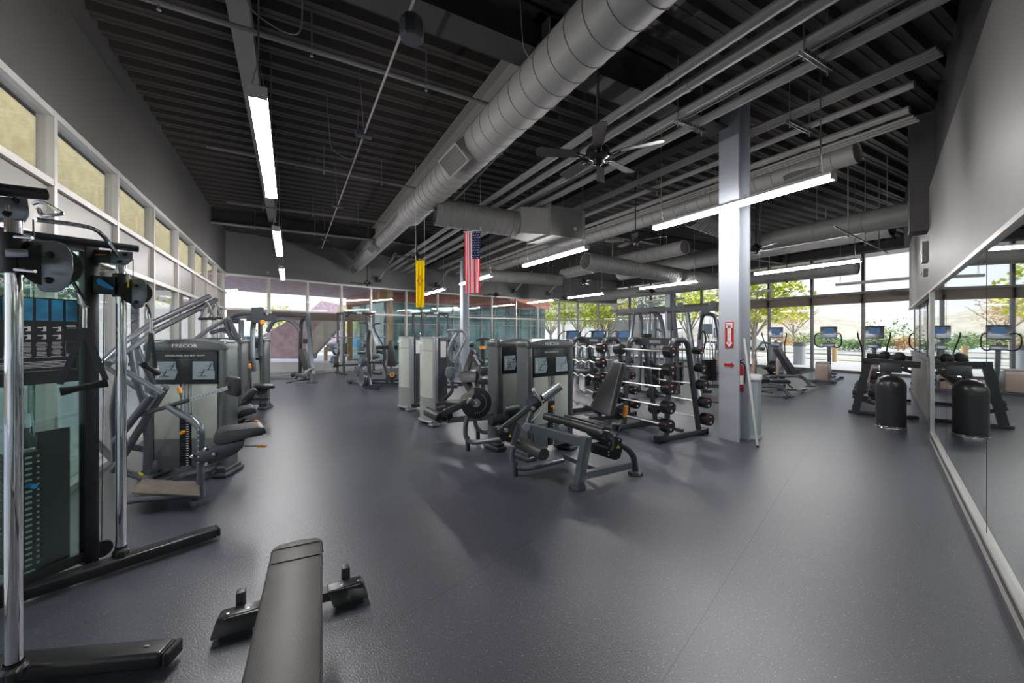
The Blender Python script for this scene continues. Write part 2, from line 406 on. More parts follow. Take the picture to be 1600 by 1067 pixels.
# wall sensors
c_ = rw(5.9, .03)
t = wthing('wall_speaker', 'dark grey box speaker high on the light grey wall', 'speaker', (c_.x, c_.y, 2.95))
mb = MB(); rwbox(mb, 5.75, 5.98, 2.72, 3.05, .0, .07); mb.build('housing', 'alud', t)
mb = MB(); rwbox(mb, 5.80, 5.93, 2.86, 2.9, .07, .085); mb.build('emblem', 'nickel', t)
t = wthing('motion_sensor', 'small grey sensor on the light grey wall below the box speaker', 'sensor', (c_.x, c_.y, 2.5))
mb = MB(); rwbox(mb, 5.82, 5.98, 2.50, 2.62, .0, .05); mb.build('housing', 'alud', t)
mb = MB(); p = rw(5.88, .06); mb.lathe([(0, .03), (.02, .02), (.03, 0)], (p.x, p.y, 2.55), 12, axis=(RN.x, RN.y, 0)); mb.build('lens', 'nickel', t)
# structural columns
def column(x, y, z1=ZC, s=.28, name='steel_column', label='', rz=0):
    t = thing(name, label, 'column', (x, y, 0), rz)
    mb = MB(); mb.box((-s * .5 + .02, 0, z1 / 2), (.03, s, z1)); mb.box((s * .5 - .02, 0, z1 / 2), (.03, s, z1)); mb.box((0, 0, z1 / 2), (s - .06, .04, z1))
    mb.build('shaft', 'column', t, False); return t
col = column(5.775, 3.57, ZC, .30, label='light grey steel column with a red fire extinguisher sign, nearest the camera')
column(6.4, 15.6, ZC, .30, label='far grey steel column rising behind the hanging striped flag')
column(16.6, 13.6, ZC, .30, label='far grey column standing near the tall side windows')
# I-beams under the deck
def ibeam(name, p, q, z, w, h, label, m='beam'):
    p = V((*p, z)); q = V((*q, z)); t = wthing(name, label, 'beam', p)
    mb = MB(); mb.beam(p, q, w, .02); mb.beam(p + V((0, 0, h)), q + V((0, 0, h)), w, .02); mb.beam(p + V((0, 0, h / 2)), q + V((0, 0, h / 2)), .02, h)
    mb.build('girder', m, t, False); return t
ibeam('steel_beam', (-.46, -1.0), (-.46, 13.7), 4.86, .20, .18, 'narrow grey roof beam above the left row of tube lights')
ibeam('steel_beam', (2.47, 3.6), (2.47, 18.0), 4.70, .26, .34, 'wide grey roof beam running beside the long spiral duct')
ibeam('steel_beam', (-1.0, 3.75), (5.7, 3.75), 4.62, .34, .42, 'dark cross beam passing above the near end of the long duct', 'beamd')
ibeam('steel_beam', (-1.95, 13.8), (6.4, 13.8), 4.66, .25, .38, 'dark cross beam in front of the far left wall', 'beamd')
ibeam('steel_beam', (5.8, 3.9), (5.8, 20), 4.74, .25, .3, 'dark roof beam running back from the near grey column', 'beamd')
ibeam('steel_beam', (6, 9.8), (19.4, 9.8), 4.72, .25, .3, 'dark cross beam over the right half of the gym', 'beamd')
# diagonal braces on the far wall
for i, x in enumerate((3.4, 6.3, 8.6, 11.0, 13.4)):
    yb = [18.25, 18.9, 19.2, 19.5, 19.7][i]
    t = wthing('kicker_brace', 'small diagonal steel brace against the far grey wall, %s' % ('first from left', 'second from left', 'third from left', 'fourth from left', 'last on the right')[i], 'brace', (x, yb, 4), 'braces on the far wall')
    mb = MB(); mb.beam((x + .5, yb - 1.1, 5.0), (x, yb - .1, 3.95), .1, .06); mb.build('strut', 'beam', t, False)
    mb = MB(); mb.box((x, yb - .0, 3.95), (.18, .3, .22)); mb.build('plate', 'beamd', t, False)

# ================================================================ OUTSIDE
mb = MB(); mb.face([(-90, -60, -.06), (140, -60, -.06), (140, 140, -.06), (-90, 140, -.06)]); o = mb.build('ground', 'pave', None, False); o['kind'] = 'structure'
mb = MB(); mb.box((30.5, 6, -.05), (3.5, 90, .06)); mb.box((40, 10, -.05), (6, 110, .05)); o = mb.build('planting_ground', 'earth', None, False); o['kind'] = 'structure'
mb = MB(); mb.box((36.0, 10, -.02), (.3, 110, .15)); o = mb.build('kerb', 'concrete', None, False); o['kind'] = 'structure'
# pine soffit stood upright as an added screen so the sun brightens it
t = thing('soffit_stand_in', 'upright yellow pine stand-in for the outside soffit, added to catch sun, seen through the high windows on the left', 'screen', (-4.6, 6, -.06))
MB().box((0, 8, 5.2), (.25, 44, 3.9)).build('boards', 'wood', t, False)
for y in (-12, -6, 0, 6, 12, 18, 24, 29): MB().box((0, y, 1.7), (.18, .18, 3.4)).build('post', 'alud', t, False)  # invented posts carrying the added board screen
# low garden wall and planting outside the left windows
mb = MB(); mb.box((-10, 8, .4), (.4, 34, .9)); o = mb.build('garden_wall', 'concrete', None, False); tag(o, 'pale low garden wall outside the left windows', 'wall')
# plum V-shaped slabs beyond the back wall
def slab(name, px, n, th, m, label, cat):
    mb = MB(); mb.prism(px, n, th); o = mb.build(name, m, None, False); tag(o, label, cat); return o
slab('stair_slab', [(-1.729,26.138,1.216), (-0.045,25.201,2.313), (0.187,25.072,2.596), (1.733,24.212,2.596), (1.022,24.607,1.605), (1.115,24.556,0.544), (1.053,24.59,0.155), (-1.729,26.138,0.191)], (.49, .87, 0), .5, 'purple', 'large plum coloured slanted slab of the building seen through the far left windows', 'wall')
slab('sloped_pier', [(0.999,24.048,1.605), (1.754,23.628,2.642), (2.418,23.258,2.642), (2.267,23.342,1.881), (1.119,23.981,0.464)], (.49, .87, 0), .4, 'concrete', 'pale leaning concrete pier beside the plum slab', 'pier')
mb = MB(); mb.box((1.0, 22.2, 3.98), (8.4, 6.5, .5), .35); o = mb.build('canopy', 'purple', None, False); tag(o, 'plum coloured overhang above the far left windows', 'canopy')
t = wthing('distant_building', 'low dark roofed building far away behind the leaning pier', 'building', (4.332,60.529,1.57))
mb = MB(); mb.prism([(1.859,61.905,4.311), (3.714,60.873,6.08), (7.036,59.025,5.195), (8.195,58.38,3.427), (8.195,58.38,-0.11), (1.859,61.905,-0.11)], (.49, .87, 0), 8); mb.build('wall', 'purple', t, False)
# wing with rust band and teal curtain glass
A = V((4.091,21.183,1.57)); B = V((15.895,23.199,1.57)); D = (B - A); Ln = D.length; dr = D.normalized(); nr = V((-dr.y, dr.x, 0))
t = wthing('building_wing', 'neighbouring wing with rust cladding band over teal curtain glass', 'building', (A.x, A.y, 0))
def fb(mb, x0, x1, z0, z1, o0, o1):
    ps = [A + dr * x0 + nr * o0, A + dr * x1 + nr * o0, A + dr * x1 + nr * o1, A + dr * x0 + nr * o1]
    mb.prism([(p.x, p.y, z0) for p in ps], (0, 0, 1), z1 - z0)
mb = MB(); fb(mb, 0, Ln, 3.25, 5.2, 0, 6); mb.build('rust_band', 'brick', t, False)
mb = MB(); fb(mb, .2, Ln - .2, 0, 3.25, .2, 6); mb.build('curtain_glass', 'tealglass', t, False)
mb = MB()
for k in range(12): fb(mb, .3 + k * 1.0, .36 + k * 1.0, 0, 3.25, .1, .22)
for z in (2.05, 2.65, 3.2): fb(mb, .2, Ln - .2, z, z + .06, .1, .22)
mb.build('window_frame', 'alu', t, False)
mb = MB(); fb(mb, -.1, .5, 3.25, 5.2, -.05, .3); mb.build('corner_panel', 'pinwood', t, False)
o = MB().box((*(4.341,20.243,1.57)[:2], 2.4), (.22, .22, 5.0)).build('timber_post', 'pinwood', None, False); tag(o, 'amber timber post outside, in front of the teal glass wing', 'post')
o = MB().box((*(3.121,25.728,1.57)[:2], 1.6), (.28, .28, 3.4)).build('timber_post', 'pinwood', None, False); tag(o, 'amber timber post outside, left of the parked dark car', 'post')
o = MB().cyl((*(1.856,26.432,1.57)[:2], -.05), (*(1.856,26.432,1.57)[:2], .75), .11, 12).build('bollard', 'pinwood', None); tag(o, 'short tan bollard outside the far left windows', 'bollard')
o = MB().cyl((*(27.468,11.038,1.57)[:2], -.05), (*(27.468,11.038,1.57)[:2], .95), .12, 12).build('bollard', 'pinwood', None); tag(o, 'short tan bollard outside, between two elliptical machines', 'bollard')
# outside litter bin
p = V((23.457,10.981,1.57)); t = wthing('outdoor_litter_bin', 'grey outdoor litter bin on the paving beyond the side windows', 'bin', (p.x, p.y, 0))
MB().cyl((p.x, p.y, -.05), (p.x, p.y, .9), .27, 20).build('body', 'column', t); MB().cyl((p.x, p.y, .9), (p.x, p.y, 1.12), .28, 20).build('hood', 'alud', t)
# parked cars
def car(px, z, rz, label, m):
    t = thing('parked_car', label, 'car', (px[0], px[1], -.05), rz, None)
    prof = [(-2.2, .35), (-2.2, .85), (-1.9, .95), (-1.2, 1.0), (-.6, 1.42), (.9, 1.45), (1.6, 1.0), (2.15, .9), (2.25, .5), (2.2, .3)]
    mb = MB(); mb.prism([(x, -.85, zz) for x, zz in prof], (0, 1, 0), 1.7, bev=.06); mb.build('body', m, t)
    mb = MB(); mb.prism([(x, -.87, zz) for x, zz in [(-1.0, 1.02), (-.55, 1.36), (.85, 1.38), (1.35, 1.02)]], (0, 1, 0), 1.74); mb.build('window', 'black', t)
    for x in (-1.4, 1.4):
        for y in (-.8, .62): MB().cyl((x, y, .33), (x, y + .18, .33), .33, 16).build('wheel', 'rubber', t)
    return t
car((4.554,31.797,1.57), 0, .5, 'dark parked car seen beyond the far timber post', 'dark')
car((70.728,29.31,1.57), 0, 1.2, 'white parked car far out beyond the shrubs', 'white')
car((-2.815,40.474,1.57), 0, .4, 'blue parked car seen past the chest machine', 'blue')
car((38.762,21.92,1.57), 0, 1.3, 'pale parked car behind the street tree', 'lampbody')
# pale garden wall seen right of the steppers
mb = MB(); a = V((25.089,27.238,1.57)); b = V((24.49,20.705,1.57)); mb.prism([(a.x, a.y, -.05), (b.x, b.y, -.05), (b.x, b.y, 3.0), (a.x, a.y, 3.0)], (.6, .8, 0), .3); o = mb.build('garden_wall', 'concrete', None, False); tag(o, 'tall pale wall outside behind the stair climbers', 'wall')
# vegetation
def foliage(mb, c, rx, ry, rz_, n, s, rnd):
    for _ in range(n):
        while True:
            p = V((rnd.uniform(-1, 1), rnd.uniform(-1, 1), rnd.uniform(-1, 1)))
            if p.length < 1: break
        p = V((p.x * rx, p.y * ry, p.z * rz_)) + V(c)
        a = V((rnd.uniform(-1, 1), rnd.uniform(-1, 1), rnd.uniform(-.6, .6))).normalized(); b = a.cross(V((rnd.uniform(-1, 1), rnd.uniform(-1, 1), 1))).normalized()
        k = s * rnd.uniform(.5, 1.2)
        mb.face([p - a * k, p - b * k * .5, p + a * k, p + b * k * .5])
def tree(loc, h, r, m, label, seed, trunk=True, spread=.6, n=1500, leaf=.16, nm='street_tree', cat='tree'):
    rnd = random.Random(seed); t = thing(nm, label, cat, (loc[0], loc[1], -.05))
    f = MB()
    for k in range(9):
        a = rnd.uniform(0, 2 * pi); rr = rnd.uniform(.1, 1) * r * .75; zz = h * rnd.uniform(.52, .92) if trunk else h * rnd.uniform(.3, .7)
        foliage(f, (math.cos(a) * rr, math.sin(a) * rr, zz), r * .5, r * .5, h * (.16 if trunk else .3), n // 9, leaf, rnd)
    f.build('foliage', m, t, False)
    if trunk:
        g = MB(); g.tube([(0, 0, 0), (.03, 0, h * .28), (.1, .05, h * .5)], .1 + h * .012, 8, r2=.07)
        for k in range(7):
            a = 2 * pi * k / 7 + rnd.uniform(-.3, .3); g.tube([(.03, 0, h * .26), (math.cos(a) * r * .35, math.sin(a) * r * .35, h * .55), (math.cos(a) * r * .75, math.sin(a) * r * .75, h * .82)], .07, 6, r2=.02)
        g.build('trunk', 'bark', t)
    return t
TR = [((25.431,14.46,1.57), 5.2, 3.0, 'leafy', 'yellow green tree with a forked pale trunk just right of the near column'),
      ((28.794,21.744,1.57), 5.5, 2.6, 'leafy', 'yellow green tree seen above the cable station'),
      ((34.373,31.227,1.57), 8.5, 3.6, 'leafg', 'tall green tree behind the pale outside wall'),
      ((24.583,27.519,1.57), 5.0, 3.4, 'leafy', 'yellow green tree behind the stair climbers'),
      ((25.348,31.671,1.57), 6.0, 3.6, 'leafy', 'bright tree between the teal wing and the stair climbers'),
      ((23.96,34.732,1.57), 5.5, 3.4, 'leafy', 'bright tree beside the end of the teal wing'),
      ((31.126,42.189,1.57), 9.5, 4.5, 'leafg', 'tall green tree rising over the bright trees'),
      ((-0.588,34.657,1.57), 3.6, 1.9, 'leafy', 'yellow tree seen beyond the slanted plum slab'),
      ((6.123,37.79,1.57), 4.2, 3.0, 'leafy', 'yellow tree behind the parked dark car'),
      ((66.261,31.796,1.57), 6.0, 4.5, 'leafo', 'brownish tree far beyond the road'),
      ((-7.0, 7.5, 0), 3.0, 1.5, 'leafy', 'yellow green shrub tree outside the left windows near the cable trainer'),
      ((-6.4, 5.2, 0), 2.8, 1.4, 'leafg', 'green shrub tree outside the left windows behind the poster'),
      ((-6.9, 9.6, 0), 3.1, 1.6, 'leafg', 'green tree outside the left windows, between two yellow ones'),
      ((-7.2, 13.5, 0), 3.4, 1.6, 'leafy', 'yellow tree outside the left windows near their far end'),
      ((-6.6, 11.5, 0), 3.2, 1.7, 'leafg', 'green tree outside the left windows behind the row machine'),
      ((-6.8, 15.5, 0), 3.2, 1.7, 'leafg', 'green tree outside the far end of the left windows'),
      ((46.618,8.394,1.57), 6.0, 3.4, 'leafy', 'yellow green tree outside far to the right')]
for i, (l, h, r, m, lb) in enumerate(TR): tree(l, h, r, m, lb, i + 3, n=2000 if i in (0, 3, 4, 5) else 1300, leaf=.2 if l[0] > 0 else .12)
SH = [((50.24,15.534,1.57), 3.5, 2.6, 'leafg', 'large round green shrub left of the hanging wall edge'), ((44.946,15.046,1.57), 1.3, 2.2, 'leafg', 'low green shrub below the large round one'),
      ((44.41,16.489,1.57), 1.2, 2.0, 'leafg', 'low green shrub right of the tan bollard'), ((47.546,19.321,1.57), 1.3, 2.6, 'leafg', 'low green shrub behind the tan bollard'),
      ((48.035,21.338,1.57), 1.9, 2.6, 'leafg', 'green shrub behind the window mullion'), ((47.664,23.833,1.57), 1.6, 3.0, 'leafo', 'dry orange shrub left of the green ones'),
      ((41.645,22.604,1.57), 1.3, 2.4, 'leafo', 'dry orange shrub behind the street tree'), ((46.146,13.234,1.57), 1.5, 1.8, 'leafo', 'pale dry shrub right of the large round one')]
for i, (l, h, r, m, lb) in enumerate(SH): tree(l, h, r, m, lb, i + 40, trunk=False, n=800, leaf=.14, nm='shrub', cat='shrub')
# hill beyond the road
mb = MB(); rnd = random.Random(5); c0 = V((85.538,43.958,1.57))
mb.lathe([(26, -1), (20, 1.8), (13, 4.2), (6, 5.8), (0, 6.2)], (c0.x, c0.y, -.5), 40); o = mb.build('hillside', 'earth', None); o['kind'] = 'structure'

# ================================================================ CEILING SERVICES
def strip_light(loc, L, label, group, ztop=ZC + .09, on=True):
    """tube light along the room, hung on two chains"""
    t = thing('tube_light', label, 'light', loc, 0, group)
    mb = MB(); mb.box((0, 0, .045), (.12, L, .035)); mb.box((0, -L / 2, .02), (.125, .012, .09)); mb.box((0, L / 2, .02), (.125, .012, .09)); mb.build('housing', 'lampbody', t, False)
    mb = MB(); n = 8
    P = [(-.06 * math.cos(pi * k / n), -.06 * math.sin(pi * k / n) + .028) for k in range(n + 1)]
    mb.prism([(x, -L / 2 + .006, z) for x, z in P], (0, 1, 0), L - .012); mb.build('diffuser', 'lamp' if on else 'lampbody', t)
    for y in (-L / 2 + .12, L / 2 - .12):
        mb = MB(); mb.tube([(0, y, ztop - loc[2] - .01), (0, y, .32)], .006, 6); mb.tube([(-.05, y, .06), (0, y, .34), (.05, y, .06)], .005, 6); mb.build('chain', 'nickel', t)
    return t
SL = 2.44
names = ['nearest of the row above the left machines', 'second of the row above the left machines', 'third and farthest of the row above the left machines']
for i, y in enumerate((4.64, 8.95, 13.4)): strip_light((-.21, y, 3.30), SL, 'white tube light hanging on chains, ' + names[i], 'tube lights over the left machines')
names = ['nearest of the middle row, passing in front of the near column', 'second of the middle row, right of the flags', 'third of the middle row, just behind the striped flag', 'fourth of the middle row, right of the yellow flag']
for i, y in enumerate((3.32, 7.48, 11.8, 15.9)): strip_light((5.2, y, 3.28), SL, 'white tube light, ' + names[i], 'tube lights of the middle row')
names = ['nearest of the third row, right of the near column', 'second of the third row, over the cable station', 'third of the third row, beyond the cable station', 'farthest of the third row']
for i, y in enumerate((5.4, 9.7, 14.2, 17.9)): strip_light((11.7, y, 3.28), SL, 'white tube light, ' + names[i], 'tube lights of the third row')
names = ['nearest of the row along the side windows', 'second of the row along the side windows', 'third of the row along the side windows', 'farthest of the row along the side windows']
for i, y in enumerate((5.6, 10.2, 14.4, 18.4)): strip_light((17.1, y, 3.30), SL, 'unlit tube light seen against the sky, ' + names[i], 'tube lights along the side windows', on=False)

# --- spiral ducts
def duct(mb, p, q, r, seam=.14, n=28):
    """round duct with raised spiral seams"""
    p = V(p); q = V(q); L = (q - p).length; k = max(2, int(L / seam)); prof = [(r * .93, 0), (r, 0)]
    for i in range(1, k):
        z = L * i / k; prof += [(r, z - .008), (r + .008, z - .004), (r + .008, z + .004), (r, z + .008)]
    prof += [(r, L), (r * .93, L)]
    mb.lathe(prof, p, n, axis=(q - p)); return mb
def grille(parent, c, nrm, up, w, h, deep=.12, name='air_grille'):
    nrm = V(nrm).normalized(); up = V(up); rt = up.cross(nrm).normalized(); up = nrm.cross(rt).normalized(); c = V(c)
    m = Matrix((rt, nrm, up)).transposed()
    mb = MB(); mb.box(c - nrm * deep / 2, (w, deep, h), m=m); a = mb.build(name, 'ductd', parent, False)
    mb = MB()
    for s in (-1, 1): mb.box(c + rt * s * (w / 2 - .01) + nrm * .008, (.03, .02, h), m=m); mb.box(c + up * s * (h / 2 - .01) + nrm * .008, (w, .02, .03), m=m)
    mb.build('grille_frame', 'beam', a, False)
    mb = MB(); k = max(5, int(w / .03))
    for i in range(1, k): mb.box(c + rt * (w * (i / k - .5)) + nrm * .004, (.008, .012, h - .04), m=m)
    for i in range(1, 6): mb.box(c + up * (h * (i / 6 - .5)) + nrm * .004, (w - .04, .008, .006), m=m)
    mb.build('grille_bars', 'pipe', a, False)
t = wthing('spiral_duct', 'long pale grey spiral air duct running over the gym to the far wall', 'duct', (2.45, 5, 4.37))
mb = MB(); duct(mb, (2.45, -1.0, 4.37), (2.45, 9.0, 4.37), .275, .26); mb.lathe([(.275, 0), (.29, .02), (.29, .25), (.275, .27), (.19, .85)], (2.45, 9.0, 4.37), 28, axis=(0, 1, 0)); duct(mb, (2.45, 9.85, 4.37), (2.45, 17.6, 4.37), .19, .26)
mb.build('duct_body', 'duct', t)
grille(t, (2.12, 5.6, 4.14), (-.62, -.1, -.62), (-.6, 0, .6), .62, .30, .26)
grille(t, (2.2, 12.9, 4.2), (-.62, -.1, -.62), (-.6, 0, .6), .55, .26, .2)
grille(t, (2.3, 17.5, 4.22), (-.7, -.3, -.4), (-.5, 0, .6), .5, .26, .2)
t = wthing('branch_duct', 'ribbed branch duct joining the long duct to the grey air box', 'duct', (3, 7.6, 4.0))
mb = MB(); duct(mb, (2.55, 7.75, 4.02), (4.25, 7.45, 3.92), .27, .13); mb.build('duct_body', 'ductd', t)
t = wthing('air_handler_box', 'large grey rectangular air box hanging at the end of the ribbed branch duct', 'duct', (4.8, 7.3, 3.9))
mb = MB(); mb.box((5.15, 7.25, 3.93), (.95, .85, .62)); mb.build('casing', 'ductd', t, False)
mb = MB(); mb.prism([(4.22, 7.2, 3.68), (4.68, 6.85, 3.62), (4.68, 7.65, 3.62), (4.22, 7.68, 3.68)], (0, 0, 1), .55); mb.build('transition', 'duct', t, False)
mb = MB(); mb.box((4.7, 7.25, 3.93), (.04, .9, .68)); mb.build('flange', 'beam', t, False)
mb = MB(); mb.box((5.35, 6.82, 3.82), (.06, .012, .07)); mb.build('label_plate', 'white', t, False)
for x in (4.75, 5.6):
    for y in (6.9, 7.6): MB().cyl((x, y, 4.2), (x, y, ZC), .008, 6).build('hanger_rod', 'pipe', t)
def plain_duct(p, q, r, label, m='duct', seam=.3, cap=None, name='spiral_duct'):
    t = wthing(name, label, 'duct', p); mb = MB(); duct(mb, p, q, r, seam, 24); mb.build('duct_body', m, t)
    if cap: MB().cyl(V(q) + (V(p) - V(q)).normalized() * .03, V(q) + (V(p) - V(q)).normalized() * .06, r * .96, 24).build('end_cap', 'beamd' if cap == 1 else 'duct', t)
    P = V(p); Q_ = V(q)
    for f in (.15, .5, .85):
        c = P.lerp(Q_, f); MB().cyl((c.x, c.y, c.z + r * .9), (c.x, c.y, ZC + .12), .007, 6).build('hanger_rod', 'pipe', t)
    return t
t = plain_duct((7.85, 19, 4.45), (7.85, 2.85, 4.45), .175, 'pale grey duct with capped end, behind the near column', cap=2)
grille(t, (7.72, 3.5, 4.26), (-.5, -.35, -.7), (-.5, 0, .6), .62, .2, .16)
grille(t, (7.72, 15.5, 4.28), (-.5, -.35, -.7), (-.5, 0, .6), .5, .2, .16)
plain_duct((10.3, 6.2, 3.85), (10.3, 2.75, 3.85), .22, 'grey duct reaching the light grey wall panel high on the right', m='ductd', seam=.8)
plain_duct((7.95, 5.9, 4.2), (10.2, 5.75, 3.9), .22, 'ribbed flexible duct bending toward the right wall', m='ductd', seam=.1, name='flexible_duct')
plain_duct((9.6, 13.0, 3.97), (9.6, 7.35, 3.97), .2, 'short pale duct with an open dark end in the middle of the ceiling', cap=1)
plain_duct((7.6, 9.2, 3.7), (14.6, 9.2, 3.46), .25, 'ribbed flexible duct crossing left of the near column', seam=.12, name='flexible_duct', m='ductd')
plain_duct((5.9, 13.6, 3.75), (9.4, 12.9, 3.7), .22, 'ribbed flexible duct right of the striped flag', seam=.12, name='flexible_duct', m='ductd')
plain_duct((15.9, 19.8, 3.74), (15.9, 5.8, 3.74), .27, 'wide grey duct with a pale open end near the side windows', cap=2, m='ductd', seam=1.2)
plain_duct((13.2, 13.5, 4.3), (13.2, 4.1, 4.3), .3, 'wide dark duct ending at the right wall', m='ductd', seam=1.2)
# --- pipes and conduits along the room
def pipe(xs, z, r, y0, y1, label, group='pipes under the roof deck', m='pipe'):
    t = wthing('ceiling_pipe', label, 'pipe', (xs, y0, z), group); mb = MB(); mb.tube([(xs, y0, z), (xs, y1, z)], r, 10)
    k = y0 + .8
    while k < y1: mb.cyl((xs, k, z), (xs, k + .07, z), r * 1.12, 10); k += 3.1
    mb.build('pipe_run', m, t); return t
pipe(3.58, 4.32, .055, -1, 17.8, 'thick roof pipe, leftmost of the parallel run beside the fan')
pipe(3.88, 4.34, .065, -1, 17.9, 'thick roof pipe, second of the parallel run beside the fan')
pipe(4.30, 4.35, .055, 0, 18, 'roof pipe above the first strut hanger, left one')
pipe(4.62, 4.30, .055, 0, 18, 'roof pipe above the first strut hanger, right one')
for i, (x, z, r) in enumerate(((4.42, 4.36, .018), (4.48, 4.36, .018))): pipe(x, z, r, 0, 18, 'thin conduit between the two strut hung pipes, %s' % ('left of the pair', 'right of the pair')[i], 'thin conduits')
for i, x in enumerate((5.98, 6.05, 6.12, 6.19)): pipe(x, 4.6, .022, 1.5, 18, 'thin conduit of the bundle behind the near column, %s' % ('first from the left', 'second from the left', 'third from the left', 'fourth from the left')[i], 'thin conduits')
pipe(6.45, 4.52, .045, 1.8, 18, 'roof pipe below the conduit bundle behind the near column')
pipe(7.0, 4.47, .05, 2.0, 18, 'roof pipe just above the capped duct')
for i, x in enumerate((7.14, 7.24, 7.34)): pipe(x, 4.42, .022, 2.0, 18, 'thin conduit beside the pipe above the capped duct, %s' % ('nearest the pipe', 'middle one', 'farthest from the pipe')[i], 'thin conduits')
def cross_pipe(p, q, r, label):
    t = wthing('sprinkler_pipe', label, 'pipe', p); MB().tube([p, q], r, 8).build('pipe_run', 'pipe', t)
    P = V(p); Q_ = V(q)
    for f in (.2, .5, .8):
        c = P.lerp(Q_, f); MB().cyl(c, (c.x, c.y, ZC + .12), .008, 6).build('hanger_rod', 'pipe', t); MB().lathe([(0, -.08), (.02, -.07), (.012, -.05), (.012, 0)], c, 8).build('sprinkler_head', 'nickel', t)
cross_pipe((-1.9, 4.79, 4.62), (2.3, 4.79, 4.62), .028, 'thin sprinkler pipe crossing the ribbed deck, nearest one')
cross_pipe((-1.2, 8.1, 4.62), (2.3, 8.3, 4.62), .024, 'thin sprinkler pipe crossing the ribbed deck, second one')
cross_pipe((-1.3, 11.3, 4.62), (2.3, 11.3, 4.62), .024, 'thin sprinkler pipe in front of the dark cross beam')
cross_pipe((-1.9, 13.45, 4.6), (3.2, 13.45, 4.6), .035, 'pipe along the dark cross beam over the far left')
cross_pipe((8.2, 3.3, 3.42), (12.6, 4.0, 3.52), .014, 'thin bright rod reaching the light grey wall panel')
cross_pipe((3.0, 5.0, 4.6), (3.2, 9.0, 4.5), .03, 'thin pipe hanging just right of the long duct')
def strut(c, L, label):
    t = wthing('strut_hanger', label, 'hanger', c, 'perforated strut hangers')
    c = V(c); mb = MB(); mb.box(c + V((0, -.02, 0)), (L, .006, .05)); mb.box(c + V((0, .0, .022)), (L, .04, .006)); mb.box(c + V((0, .02, 0)), (L, .006, .05)); mb.build('channel', 'nickel', t, False)
    mb = MB()
    for k in range(int(L / .06)): mb.box(c + V((-L / 2 + .04 + k * .06, -.0245, 0)), (.025, .004, .014))
    mb.build('slots', 'black', t, False)
    for s in (-1, 1): MB().cyl(c + V((s * (L / 2 - .05), 0, -.08)), (c.x + s * (L / 2 - .05), c.y, ZC), .007, 6).build('rod', 'pipe', t)
strut((4.47, 3.35, 4.23), .56, 'perforated strut hanger left of the near column top')
strut((4.47, 1.95, 4.23), .56, 'perforated strut hanger nearest the camera, under the two pipes')
strut((6.2, 2.9, 4.45), .62, 'perforated strut hanger right of the near column')
strut((6.2, 5.6, 4.45), .62, 'perforated strut hanger seen under the fan')
# --- ceiling fans
def fan(loc, rz, label, ztop=ZC, s=.66):
    t = thing('ceiling_fan', label, 'fan', loc, rz, 'five blade ceiling fans')
    MB().cyl((0, 0, .12), (0, 0, ztop + .12 - loc[2]), .014, 8).build('downrod', 'black', t)
    mb = MB(); mb.lathe([(0, .15), (.03, .14), (.05, .10), (.10, .085), (.125, .05), (.125, 0), (.09, -.03), (.05, -.05), (.045, -.09), (.02, -.11), (0, -.11)], (0, 0, 0), 24); mb.build('motor', 'fanblack', t)
    for k in range(5):
        a = 2 * pi * k / 5; R = Matrix.Rotation(a, 3, 'Z')
        mb = MB(); mb.tube([R @ V((.1, .0, -.01)), R @ V((.16, .03, -.02)), R @ V((.24, .02, 0))], .007, 6); mb.tube([R @ V((.1, .0, -.01)), R @ V((.16, -.03, -.02)), R @ V((.24, -.02, 0))], .007, 6); mb.build('blade_iron', 'fanblack', t)
        mb = MB(); prof = [(.2, -.05), (.6 * s / .66, -.07), (s - .02, -.06), (s, 0), (s - .02, .06), (.6 * s / .66, .07), (.2, .05)]
        mb.prism([R @ V((x, y, y * .22)) for x, y in prof], (0, 0, 1), .008); mb.build('blade', 'fanblade', t, False)
    return t
f0 = fan((2.799,3.192,3.425), .25, 'black five blade ceiling fan, nearest and largest, in the upper middle')
MB().box((.02, -.02, -.20), (.10, .03, .16)).build('receiver_box', 'black', f0)
FN = [((651, 402, 11.2), 'black ceiling fan above the yellow flag'), ((574, 443, 16.2), 'small far ceiling fan over the power rack'), ((775, 461, 19.5), 'small far ceiling fan right of the striped flag'),
      ((880, 467, 21), 'small far ceiling fan at the right end of the far grey wall'), ((912, 441, 15.5), 'pale looking ceiling fan left of the ribbed crossing duct'), ((1018, 456, 18.5), 'small ceiling fan over the cable station'),
      ((993, 376, 8.6), 'ceiling fan seen above the duct with the open end'), ((1181, 390, 9.5), 'ceiling fan immediately right of the near column'), ((1229, 437, 14.6), 'ceiling fan under the wide duct by the side windows')]
FP = [(3.1, 11.09, 3.71), (2.73, 17.02, 3.6), (8.39, 16.62, 3.36), (12.27, 16.63, 3.35), (9.97, 12.19, 3.56), (14.26, 12.66, 3.45), (6.51, 6.22, 3.57), (9.7, 5.47, 3.57), (15.9, 7.86, 3.54)]
for i, (l, (_, lb)) in enumerate(zip(FP, FN)):
    o = dup(f0, l, .4 + i * .37, lb)
    for ch in [c for c in bpy.data.objects if c.parent is o and c.name.startswith(('downrod', 'receiver'))]: bpy.data.objects.remove(ch)
    MB().cyl((0, 0, .12), (0, 0, ZC + .12 - l[2]), .014, 8).build('downrod', 'black', o)
